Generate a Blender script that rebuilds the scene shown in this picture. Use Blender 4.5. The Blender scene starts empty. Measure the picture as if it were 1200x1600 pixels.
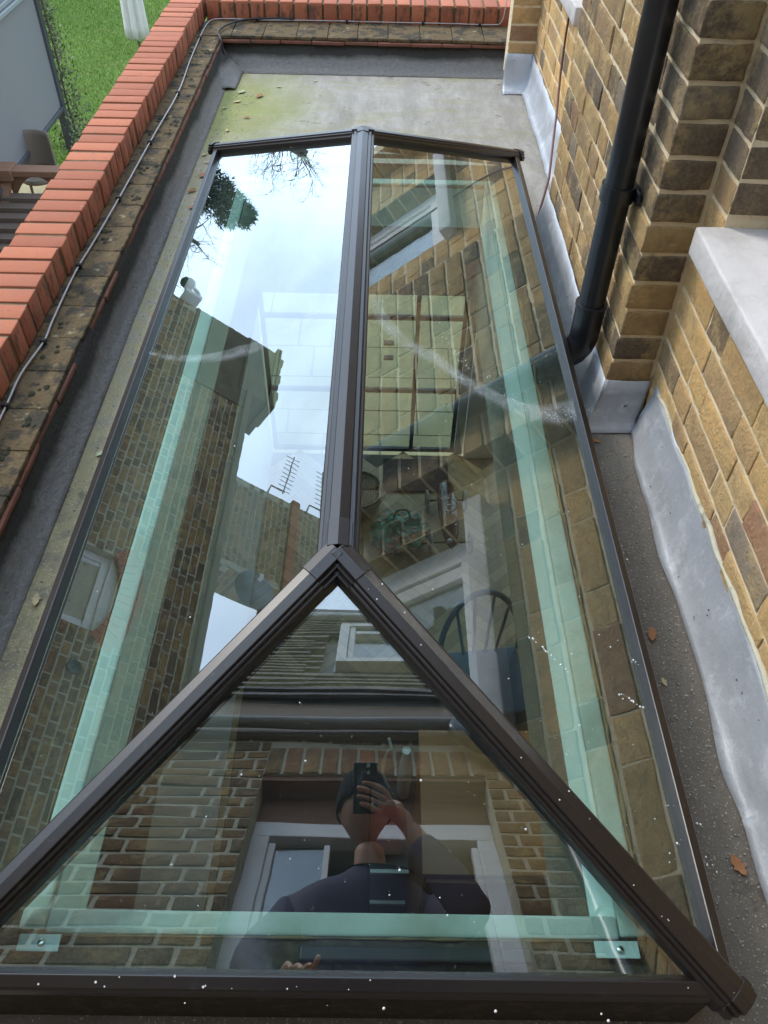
import bpy, math, random
import numpy as np
from mathutils import Vector, Matrix, noise
random.seed(7); RNG = np.random.RandomState(11)
C = bpy.context.scene.collection
SC = bpy.context.scene
R = math.radians
ZR = -.06                               # level of the flat roof

# ------------------------------------------------------------------ camera
def cam_axes(dep, yaw, roll):
    cd, sd, cy, sy = math.cos(dep), math.sin(dep), math.cos(yaw), math.sin(yaw)
    F = Vector((sy*cd, cy*cd, -sd)); R0 = Vector((cy, -sy, 0)); U0 = R0.cross(F)
    Rt = R0*math.cos(roll) + U0*math.sin(roll)
    return Rt, Rt.cross(F), F
CR, CU, CF = cam_axes(R(46.18), R(0.784), R(1.564))
CAM = Vector((0, 0, 1.39))
cd_ = bpy.data.cameras.new('camera'); cam = bpy.data.objects.new('camera', cd_); C.objects.link(cam)
cd_.sensor_fit = 'VERTICAL'; cd_.sensor_height = 24; cd_.sensor_width = 18
cd_.lens = 24*1264.65/1600
cd_.clip_start = 0.02; cd_.clip_end = 500
cam.matrix_world = Matrix(((CR.x, CU.x, -CF.x, CAM.x), (CR.y, CU.y, -CF.y, CAM.y), (CR.z, CU.z, -CF.z, CAM.z), (0, 0, 0, 1)))
SC.camera = cam

# ------------------------------------------------------------------ world, sun, exposure
SUN_EL, SUN_AZ = R(48), R(-60)          # azimuth measured from +y towards +x
w = bpy.data.worlds.new('World'); SC.world = w; w.use_nodes = True
nt = w.node_tree; N = nt.nodes; L = nt.links; N.clear()
sky = N.new('ShaderNodeTexSky'); sky.sky_type = 'NISHITA'; sky.sun_disc = False
sky.sun_elevation = SUN_EL; sky.sun_rotation = SUN_AZ; sky.air_density = 1.0; sky.dust_density = 2.0
tc = N.new('ShaderNodeTexCoord'); mp = N.new('ShaderNodeMapping'); mp.inputs['Scale'].default_value = (1, 1, 2.2)
n1 = N.new('ShaderNodeTexNoise'); n1.inputs['Scale'].default_value = 2.1; n1.inputs['Detail'].default_value = 6; n1.inputs['Roughness'].default_value = .55
rp = N.new('ShaderNodeValToRGB'); rp.color_ramp.elements[0].position = .34; rp.color_ramp.elements[0].color = (.45, .45, .45, 1)
rp.color_ramp.elements[1].position = .6; rp.color_ramp.elements[1].color = (1, 1, 1, 1)
cl = N.new('ShaderNodeTexNoise'); cl.inputs['Scale'].default_value = 1.6; cl.inputs['Detail'].default_value = 5
cr = N.new('ShaderNodeValToRGB'); cr.color_ramp.elements[0].position = .3; cr.color_ramp.elements[0].color = (9.5, 13.5, 19.0, 1)
cr.color_ramp.elements[1].position = .68; cr.color_ramp.elements[1].color = (17.5, 21.5, 26.5, 1)
mx = N.new('ShaderNodeMixRGB'); bg = N.new('ShaderNodeBackground'); bg.inputs['Strength'].default_value = .1
wo = N.new('ShaderNodeOutputWorld')
L.new(tc.outputs['Generated'], mp.inputs['Vector']); L.new(mp.outputs[0], n1.inputs['Vector']); L.new(mp.outputs[0], cl.inputs['Vector'])
L.new(n1.outputs['Fac'], rp.inputs[0]); L.new(cl.outputs['Fac'], cr.inputs[0])
L.new(rp.outputs[0], mx.inputs[0]); L.new(sky.outputs[0], mx.inputs[1]); L.new(cr.outputs[0], mx.inputs[2])
dt = N.new('ShaderNodeVectorMath'); dt.operation = 'DOT_PRODUCT'; dt.inputs[1].default_value = (-.80, .30, .52); L.new(tc.outputs['Generated'], dt.inputs[0])
mr = N.new('ShaderNodeMapRange'); mr.inputs['From Min'].default_value = -.3; mr.inputs['From Max'].default_value = 1; mr.inputs['To Min'].default_value = .78; mr.inputs['To Max'].default_value = 1.2; L.new(dt.outputs['Value'], mr.inputs['Value'])
vs_ = N.new('ShaderNodeVectorMath'); vs_.operation = 'SCALE'; L.new(mx.outputs[0], vs_.inputs[0]); L.new(mr.outputs[0], vs_.inputs['Scale'])
L.new(vs_.outputs[0], bg.inputs['Color']); L.new(bg.outputs[0], wo.inputs[0])
sl = bpy.data.lights.new('sun', 'SUN'); sl.energy = 1.5; sl.angle = R(12); sl.color = (1, .93, .82)
so = bpy.data.objects.new('sun', sl); C.objects.link(so)
sd_ = Vector((math.sin(SUN_AZ)*math.cos(SUN_EL), math.cos(SUN_AZ)*math.cos(SUN_EL), math.sin(SUN_EL)))
so.rotation_euler = sd_.to_track_quat('Z', 'Y').to_euler()
SC.view_settings.view_transform = 'Standard'; SC.view_settings.look = 'None'; SC.view_settings.exposure = 0.5; SC.view_settings.gamma = 1
SC.render.engine = 'CYCLES'
SC.cycles.max_bounces = 8; SC.cycles.transparent_max_bounces = 12; SC.cycles.glossy_bounces = 4

# ------------------------------------------------------------------ materials
class NB:
    """small node builder for procedural materials"""
    def __init__(s, name):
        s.m = bpy.data.materials.new(name); s.m.use_nodes = True; s.t = s.m.node_tree; s.t.nodes.clear()
        s.out = s.t.nodes.new('ShaderNodeOutputMaterial'); s._tc = None
    def n(s, typ, **kw):
        x = s.t.nodes.new('ShaderNode'+typ)
        for k, v in kw.items():
            if k in x.inputs: s.put(x.inputs[k], v)
            else: setattr(x, k, v)
        return x
    def put(s, i, v):
        if isinstance(v, bpy.types.NodeSocket): s.t.links.new(v, i)
        elif isinstance(v, bpy.types.Node): s.t.links.new(v.outputs[0], i)
        else:
            if i.type == 'RGBA' and len(v) == 3: v = (*v, 1)
            i.default_value = v
    def co(s, scale=None):
        if not s._tc: s._tc = s.n('TexCoord').outputs['Object']
        if scale is None: return s._tc
        mp = s.n('Mapping', Vector=s._tc); mp.inputs['Scale'].default_value = scale; return mp.outputs[0]
    def noise(s, scale, detail=5, rough=.55, vec=None, lo=None, hi=None):
        x = s.n('TexNoise', Scale=scale, Detail=detail, Roughness=rough, Vector=vec or s.co())
        o = x.outputs['Fac']
        if lo is not None: o = s.n('MapRange', **{'Value': o, 'From Min': lo, 'From Max': hi}).outputs[0]
        return o
    def mix(s, f, a, b, mode='MIX'):
        x = s.n('MixRGB', blend_type=mode); s.put(x.inputs[0], f); s.put(x.inputs[1], a); s.put(x.inputs[2], b); return x.outputs[0]
    def math(s, op, a, b=0.0, c=None):
        x = s.n('Math', operation=op); s.put(x.inputs[0], a); s.put(x.inputs[1], b)
        if c is not None: s.put(x.inputs[2], c)
        return x.outputs[0]
    def bsdf(s, col, rough=.6, spec=.4, metal=0., bump=None, bs=.4, bd=.004, **kw):
        p = s.n('BsdfPrincipled'); s.put(p.inputs['Base Color'], col); s.put(p.inputs['Roughness'], rough)
        p.inputs['Specular IOR Level'].default_value = spec; p.inputs['Metallic'].default_value = metal
        for k, v in kw.items(): s.put(p.inputs[k.replace('_', ' ')], v)
        if bump is not None:
            b = s.n('Bump', Strength=bs, Distance=bd, Height=bump); s.t.links.new(b.outputs[0], p.inputs['Normal'])
        s.t.links.new(p.outputs[0], s.out.inputs[0]); return p
def simple(name, col, rough=.6, var=.25, scale=18, bs=.25, bd=.002, spec=.4, metal=0., dirt=None, **kw):
    b = NB(name); n_ = b.noise(scale, 6, .6); n2 = b.noise(scale*.17, 4, .6)
    c2 = tuple(max(0, x*(1-var)) for x in col); c1 = tuple(min(1, x*(1+var*.5)) for x in col)
    c = b.mix(n_, c2, c1)
    if dirt: c = b.mix(b.noise(scale*.3, 6, .65, lo=.5, hi=.72), c, dirt)
    c = b.mix(b.math('MULTIPLY', n2, .35), c, tuple(x*.7 for x in col))
    b.bsdf(c, rough, spec, metal, n_, bs, bd, **kw); return b.m

def sep(b):
    s = b.n('SeparateXYZ', Vector=b.n('NewGeometry').outputs['Position']); return s.outputs
M = {}
# brick with per brick colour attribute
def brick_mat(name, blot=.6):
    b = NB(name); a = b.n('Attribute', attribute_name='brick_col').outputs['Color']
    n1 = b.noise(34, 9, .78); n2 = b.noise(15, 8, .75, lo=.47, hi=.60); n3 = b.noise(120, 4, .7, lo=.38, hi=.66)
    n4 = b.noise(9, 8, .75, lo=.50, hi=.60); n5 = b.noise(2.6, 6, .65, lo=.42, hi=.66)
    c = b.mix(b.math('MULTIPLY', n1, .5), a, (.36, .22, .10))
    c = b.mix(b.math('MULTIPLY', n2, blot), c, b.mix(.35, (.10, .075, .055), a))
    c = b.mix(b.math('MULTIPLY', n4, .5), c, (.64, .44, .18))
    c = b.mix(b.math('MULTIPLY', n5, .28), c, (.26, .18, .11))
    c = b.mix(b.math('MULTIPLY', n3, .30), c, b.mix(n1, (.09, .065, .05), (.78, .62, .38)))
    h = b.math('ADD', b.math('MULTIPLY', n1, 1.2), b.math('ADD', b.math('MULTIPLY', n3, .5), b.math('MULTIPLY', n2, -.4)))
    b.bsdf(c, .9, .2, 0, h, 1., .007); return b.m
M['stock'] = brick_mat('stock_brick')
def mortar_mat(name, c1, c2):
    b = NB(name); n1 = b.noise(45, 8, .75); n2 = b.noise(6, 5, .6)
    c = b.mix(n1, c1, c2); c = b.mix(b.noise(14, 6, .7, lo=.55, hi=.75), c, tuple(x*.45 for x in c1))
    b.bsdf(c, .9, .2, 0, b.math('ADD', n1, n2), .8, .005); return b.m
M['mortar'] = mortar_mat('mortar', (.56, .43, .27), (.80, .66, .45))
M['mortar_old'] = mortar_mat('old_mortar', (.40, .37, .27), (.58, .54, .42))
def red_mat():
    b = NB('red_brick'); r = b.n('NewGeometry').outputs['Random Per Island']
    n1 = b.noise(60, 8, .75); n2 = b.noise(12, 6, .6, lo=.5, hi=.75)
    c = b.mix(r, (.32, .095, .045), (.50, .165, .080)); c = b.mix(b.math('MULTIPLY', n1, .6), c, (.30, .11, .07)); c = b.mix(b.noise(30, 8, .8, lo=.60, hi=.66), c, (.16, .09, .06)); c = b.mix(b.noise(16, 8, .8, lo=.62, hi=.70), c, (.45, .23, .13))
    c = b.mix(b.math('MULTIPLY', n2, .3), c, (.25, .12, .08))
    x_, y_, z_ = sep(b); st = b.math('MULTIPLY', b.noise(22, 7, .75, vec=b.co((1, 1, .35)), lo=.50, hi=.60), b.n('MapRange', **{'Value': z_, 'From Min': .178, 'From Max': .165}).outputs[0])
    c = b.mix(b.math('MULTIPLY', st, .8), c, (.07, .05, .035))
    b.bsdf(c, .8, .25, 0, n1, .6, .003); return b.m
M['red'] = red_mat()
M['dark_mortar'] = mortar_mat('coping_mortar', (.09, .075, .045), (.20, .17, .10))
def roof_mat():
    b = NB('roof_felt'); x, y, z = sep(b)
    n1 = b.noise(130, 4, .7); n2 = b.noise(2.2, 7, .62); n3 = b.noise(9, 7, .68)
    c = b.mix(n2, (.16, .14, .115), (.31, .285, .245))
    c = b.mix(b.noise(7, 8, .75, vec=b.co((1.6, .5, 1)), lo=.42, hi=.7), c, (.36, .33, .29))
    # near right part: brown bare mineral felt
    fn = b.n('MapRange', **{'Value': b.math('ADD', y, b.math('MULTIPLY', n2, .8)), 'From Min': 2.6, 'From Max': 1.9}).outputs[0]
    c = b.mix(fn, c, b.mix(n3, (.085, .07, .052), (.18, .15, .12)))
    # ochre lichen band along the left of the lantern
    bx = b.math('ADD', x, b.math('MULTIPLY', n3, .09))
    band = b.n('MapRange', **{'Value': bx, 'From Min': -.59, 'From Max': -.66}).outputs[0]
    band = b.math('MULTIPLY', band, b.noise(20, 6, .7, lo=.3, hi=.55))
    c = b.mix(b.math('MULTIPLY', band, .85), c, b.mix(n1, (.19, .16, .07), (.36, .31, .17)))
    # green algae in the far left corner
    d = b.n('VectorMath', operation='DISTANCE'); b.put(d.inputs[0], b.co((1, .75, 0))); d.inputs[1].default_value = (-.70, 3.02, 0)
    gd = b.n('MapRange', **{'Value': b.math('ADD', d.outputs['Value'], b.math('MULTIPLY', n3, .5)), 'From Min': .72, 'From Max': .36}).outputs[0]
    c = b.mix(gd, c, b.mix(n3, (.15, .155, .04), (.29, .30, .10)))
    gs = b.math('MULTIPLY', b.noise(4, 7, .7, vec=b.co((1, 3.5, 1)), lo=.5, hi=.66), b.n('MapRange', **{'Value': y, 'From Min': 3.3, 'From Max': 3.8}).outputs[0])
    c = b.mix(b.math('MULTIPLY', gs, .7), c, (.23, .21, .10))
    wet = b.noise(11, 8, .75, lo=.60, hi=.66)
    c = b.mix(b.math('MULTIPLY', wet, .6), c, (.06, .05, .04))
    c = b.mix(b.math('MULTIPLY', b.noise(230, 2, .5, lo=.62, hi=.72), .6), c, (.55, .52, .46))
    b.bsdf(c, .8, .35, 0, n1, .8, .004); return b.m
M['roof'] = roof_mat()
def upstand_mat():
    b = NB('felt_upstand'); x, y, z = sep(b)
    n1 = b.noise(60, 6, .7); n2 = b.noise(5, 6, .65)
    t = b.n('MapRange', **{'Value': b.math('ADD', z, b.math('MULTIPLY', n2, .05)), 'From Min': ZR+.075, 'From Max': ZR+.10}).outputs[0]
    c = b.mix(t, b.mix(n1, (.14, .13, .12), (.30, .285, .27)), b.mix(n1, (.035, .033, .03), (.07, .066, .06)))  # darker felt towards the top, with the ledge's shade painted in
    b.bsdf(c, .85, .2, 0, b.math('ADD', n1, n2), 1., .012); return b.m
M['upstand'] = upstand_mat()
def ledge_mat():
    b = NB('mossy_tile'); x, y, z = sep(b)
    n1 = b.noise(28, 8, .75); n2 = b.noise(70, 4, .6)
    c = b.mix(n1, (.085, .055, .03), (.19, .135, .07))
    c = b.mix(b.noise(13, 7, .7, lo=.5, hi=.56), c, (.06, .05, .035))
    c = b.mix(b.noise(17, 6, .7, lo=.60, hi=.70), c, (.34, .29, .17))
    b.bsdf(c, .9, .2, 0, b.math('ADD', n1, n2), 1., .01); return b.m
M['ledge'] = ledge_mat()
M['tile_edge'] = simple('creasing_tile', (.21, .082, .052), .85, .5, 30, .8, .006, dirt=(.10, .07, .05))
M['moss'] = simple('moss', (.040, .036, .018), .95, .5, 150, 1, .006)
def lead_mat():
    b = NB('lead_sheet'); n1 = b.noise(7, 8, .7); n2 = b.noise(40, 5, .6)
    c = b.mix(n1, (.27, .28, .30), (.60, .61, .63)); c = b.mix(b.noise(12, 8, .75, lo=.52, hi=.7), c, (.66, .67, .69))
    c = b.mix(b.noise(22, 5, .7, lo=.66, hi=.71), c, (.12, .12, .13))
    b.bsdf(c, b.n('MapRange', **{'Value': n2, 'To Min': .38, 'To Max': .62}).outputs[0], .5, .35, n1, .5, .012); return b.m
M['lead'] = lead_mat()
def alu_mat():
    b = NB('powder_coated_aluminium'); n1 = b.noise(900, 2, .5); n2 = b.noise(4, 5, .6); n3 = b.noise(60, 6, .7, lo=.6, hi=.75)
    c = b.mix(n2, (.010, .0075, .007), (.017, .013, .0125)); c = b.mix(b.math('MULTIPLY', n3, .10), c, (.3, .28, .26))
    b.bsdf(c, b.n('MapRange', **{'Value': n2, 'To Min': .24, 'To Max': .38}).outputs[0], .55, 0, n1, .10, .0006); return b.m
M['alu'] = alu_mat()
M['rubber'] = simple('black_gasket', (.012, .011, .012), .5)
M['pipe'] = simple('black_plastic', (.012, .013, .016), .3, .2, 10, .05, spec=.6, dirt=(.03, .03, .03))
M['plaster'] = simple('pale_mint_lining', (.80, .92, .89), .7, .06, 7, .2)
M['white'] = simple('white_paint', (.78, .77, .76), .45, .06, 12, .15, dirt=(.66, .64, .60))
M['sill'] = simple('painted_stone_sill', (.56, .515, .485), .65, .14, 25, .7, .007, dirt=(.40, .36, .325))
M['cablew'] = simple('grey_cable', (.42, .39, .39), .4, .1); M['cableb'] = simple('black_cable', (.02, .02, .02), .4)
M['cablem'] = simple('maroon_cable', (.12, .045, .04), .45)
def sym_fres(b, r0):
    lw = b.n('LayerWeight', Blend=.5).outputs['Facing']; return b.math('ADD', b.math('MULTIPLY', b.math('POWER', lw, 2.8), 1-r0), r0)
def roller_glass(name, ior, bs, tint, mask=None):
    b = NB(name); f = sym_fres(b, ior)
    nn = b.n('TexNoise', Scale=1.0, Detail=2., Roughness=.4, Vector=b.co((2.0, 13., 13.)))
    bp = b.n('Bump', Strength=bs, Distance=.004, Height=nn.outputs['Fac'])
    g = b.n('BsdfGlossy', Roughness=0.0); g.inputs['Color'].default_value = (.93, .98, 1, 1); b.t.links.new(bp.outputs[0], g.inputs['Normal'])
    t = b.n('BsdfTransparent', Color=tint)
    m1 = b.n('MixShader'); b.put(m1.inputs[0], f); b.t.links.new(t.outputs[0], m1.inputs[1]); b.t.links.new(g.outputs[0], m1.inputs[2])
    # faint dried film of dirt
    d = b.n('BsdfDiffuse', Color=(.55, .58, .58)); m2 = b.n('MixShader')
    dm = b.noise(3, 8, .7, lo=.35, hi=.9); sp = b.noise(170, 2, .5, lo=.70, hi=.76)
    b.put(m2.inputs[0], b.math('ADD', b.math('MULTIPLY', dm, .016), b.math('MULTIPLY', sp, .12)))
    b.t.links.new(m1.outputs[0], m2.inputs[1]); b.t.links.new(d.outputs[0], m2.inputs[2]); b.t.links.new(m2.outputs[0], b.out.inputs[0])
    return b.m
M['glass'] = roller_glass('coated_roof_glass', .19, .012, (.79, .94, .90, 1))
M['glass_hip'] = roller_glass('rippled_roof_glass', .22, .060, (.79, .94, .90, 1))
def clear():
    b = NB('clear_glass'); t = b.n('BsdfTransparent', Color=(.93, .985, .97, 1)); b.t.links.new(t.outputs[0], b.out.inputs[0]); return b.m
M['clear'] = clear()
def window_glass(name='window_glass', tint=(.75, .8, .8, 1)):
    b = NB(name); f = sym_fres(b, .10); g = b.n('BsdfGlossy', Roughness=0.); t = b.n('BsdfTransparent', Color=tint)
    m1 = b.n('MixShader'); b.put(m1.inputs[0], f); b.t.links.new(t.outputs[0], m1.inputs[1]); b.t.links.new(g.outputs[0], m1.inputs[2])
    b.t.links.new(m1.outputs[0], b.out.inputs[0]); return b.m
M['wglass'] = window_glass()
def mirror_glass():
    b = NB('reflective_window_glass'); f = sym_fres(b, .22); g = b.n('BsdfGlossy', Roughness=0.); t = b.n('BsdfTransparent', Color=(.6, .65, .66))
    m1 = b.n('MixShader'); b.put(m1.inputs[0], f); b.t.links.new(t.outputs[0], m1.inputs[1]); b.t.links.new(g.outputs[0], m1.inputs[2]); b.t.links.new(m1.outputs[0], b.out.inputs[0]); return b.m
M['wglass2'] = mirror_glass()
M['dark_room'] = simple('dim_net_curtain', (.20, .30, .29), .9, .1)
M['film'] = None
def film_mat(dens):
    b = NB('dried_water_film'); a = b.n('Attribute', attribute_name='edge').outputs['Fac']
    nn = b.noise(260, 3, .6, lo=.42, hi=.60); n2 = b.noise(30, 4, .6, lo=.25, hi=.7)
    d = b.n('BsdfDiffuse', Color=(.82, .86, .88)); t = b.n('BsdfTransparent'); m = b.n('MixShader')
    b.put(m.inputs[0], b.math('MULTIPLY', b.math('MULTIPLY', b.math('ADD', b.math('MULTIPLY', nn, .7), .3), n2), b.math('MULTIPLY', a, dens)))
    b.t.links.new(t.outputs[0], m.inputs[1]); b.t.links.new(d.outputs[0], m.inputs[2]); b.t.links.new(m.outputs[0], b.out.inputs[0]); return b.m
M['film'] = film_mat(.26); M['film_strong'] = film_mat(.5)
def drop_mat():
    b = NB('water_drop'); b.bsdf((.93, .94, .95), .12, .8, Transmission_Weight=.25, IOR=1.33); return b.m
M['drop'] = drop_mat()
M['leaf'] = simple('dry_leaf', (.34, .15, .06), .8, .5, 40); M['leaf2'] = simple('pale_dry_leaf', (.46, .36, .20), .8, .4, 40)
M['leafg'] = simple('pale_green_leaf', (.36, .40, .24), .7, .3, 40)
M['black'] = simple('black_steel', (.015, .015, .017), .45)
M['wood'] = None
def wood_mat(name, c1, c2, scale=(2, 22, 22), rough=.5):
    b = NB(name); n1 = b.noise(2.2, 8, .65, vec=b.co(scale)); n2 = b.noise(5, 5)
    b.bsdf(b.mix(n1, c1, c2), rough, .4, 0, n1, .2, .002); return b.m
M['wood'] = wood_mat('table_wood', (.30, .105, .028), (.46, .19, .060))
M['gwood'] = wood_mat('garden_wood', (.13, .06, .035), (.27, .14, .08), rough=.7)
M['deck'] = wood_mat('weathered_boards', (.075, .05, .038), (.16, .115, .085), rough=.8)
def parquet():
    b = NB('herringbone_parquet'); a = b.n('Attribute', attribute_name='brick_col').outputs['Color']; n1 = b.noise(30, 6, .6)
    b.bsdf(b.mix(b.math('MULTIPLY', n1, .5), a, (.12, .07, .03)), .4, .4, 0, n1, .1, .001); return b.m
M['parquet'] = parquet()
M['slab'] = simple('stone_paving', (.36, .30, .165), .85, .2, 6, .4, dirt=(.27, .22, .12))
M['joint'] = simple('paving_joint', (.16, .14, .10), .9)
M['room'] = simple('room_paint', (.80, .78, .74), .85, .05)
def lawn():
    b = NB('lawn_grass'); n1 = b.noise(30, 8, .75); n2 = b.noise(1.2, 6, .6)
    c = b.mix(n1, (.05, .09, .012), (.15, .25, .035)); c = b.mix(b.math('MULTIPLY', n2, .6), c, (.12, .22, .035)); c = b.mix(b.noise(3, 6, .7, lo=.55, hi=.7), c, (.20, .20, .07))
    b.bsdf(c, .8, .3, 0, n1, 1, .03); return b.m
M['lawn'] = lawn()
def blade(name, c1, c2):
    b = NB(name); r = b.n('NewGeometry').outputs['Random Per Island']; b.bsdf(b.mix(r, c1, c2), .6, .3); return b.m
M['blade'] = blade('grass_blade', (.09, .16, .02), (.30, .42, .08))
M['fabric'] = simple('grey_screen_fabric', (.215, .205, .205), .8, .05, 200, .1)
M['cream'] = simple('cream_canvas', (.72, .66, .60), .85, .12, 9)
M['wicker'] = simple('beige_wicker', (.22, .17, .13), .8, .45, 120, 1, .008)
M['anth'] = simple('anthracite_paint', (.075, .078, .085), .45, .1)
M['galv'] = simple('grey_cassette', (.28, .29, .30), .4, .1)
M['ivy'] = blade('climber_leaf', (.03, .06, .015), (.20, .22, .10))
M['needle'] = blade('conifer_needles', (.012, .035, .012), (.04, .085, .03))
M['bark'] = simple('bark', (.12, .10, .075), .9, .5, 20, 1, .02)
M['twig'] = simple('twig', (.10, .08, .06), .9)
def tiles():
    b = NB('plain_clay_tiles'); r = b.n('NewGeometry').outputs['Random Per Island']; n1 = b.noise(25, 6, .7)
    c = b.mix(r, (.12, .095, .085), (.24, .19, .165)); c = b.mix(b.math('MULTIPLY', n1, .4), c, (.06, .055, .05)); b.bsdf(c, .6, .5, 0, n1, .4, .003); return b.m
M['tiles'] = tiles()
M['stone'] = simple('cement_render', (.20, .165, .11), .9, .4, 9, .6, .01, dirt=(.09, .075, .05))
M['slate'] = simple('roof_slate', (.13, .125, .13), .6, .3, 12)
M['cctv'] = simple('white_plastic', (.82, .82, .82), .4, .05); M['lens'] = simple('smoked_dome', (.05, .09, .07), .15)
M['dish'] = simple('grey_dish', (.22, .26, .27), .5); M['skin'] = simple('skin', (.52, .30, .20), .5, .12, 40, .15, Subsurface_Weight=.1)
M['navy'] = simple('navy_jacket', (.060, .058, .115), .7, .35, 60, .5, .004); M['beanie'] = simple('dark_knit', (.02, .022, .035), .95, .4, 200, 1, .004)
M['denim'] = simple('dark_trousers', (.03, .035, .06), .8); M['phone'] = simple('phone_glass', (.012, .012, .014), .12, .05, spec=.7)
M['chrome'] = simple('chrome', (.75, .75, .75), .12, .05, metal=1.); M['carred'] = simple('dark_car_paint', (.10, .035, .025), .15, .2, spec=.8)
M['tyre'] = simple('cream_tyre', (.42, .40, .32), .7); M['bag'] = None
def bagm():
    b = NB('patterned_bag'); n1 = b.noise(14, 4, .6); n2 = b.noise(22, 3, .5, lo=.55, hi=.62)
    c = b.mix(b.n('MapRange', **{'Value': n1, 'From Min': .42, 'From Max': .58}).outputs[0], (.02, .10, .07), (.08, .34, .24))
    c = b.mix(n2, c, (.45, .25, .12)); b.bsdf(c, .35, .5, 0, n1, .6, .02); return b.m
M['bag'] = bagm()
M['bluewood'] = simple('blue_grey_paint', (.10, .16, .24), .5); M['redcloth'] = simple('crimson_cushion', (.20, .008, .02), .9, .4, 30, .6, .01)
M['mat'] = simple('doormat', (.045, .035, .03), .95, .4, 120, 1, .01); M['basket'] = simple('woven_basket', (.36, .31, .22), .85, .5, 90, 1, .01)
M['yellow'] = simple('yellow_plastic', (.75, .55, .04), .35); M['green'] = simple('green_plastic', (.02, .25, .12), .35); M['redp'] = simple('red_plastic', (.6, .06, .03), .3)

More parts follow.
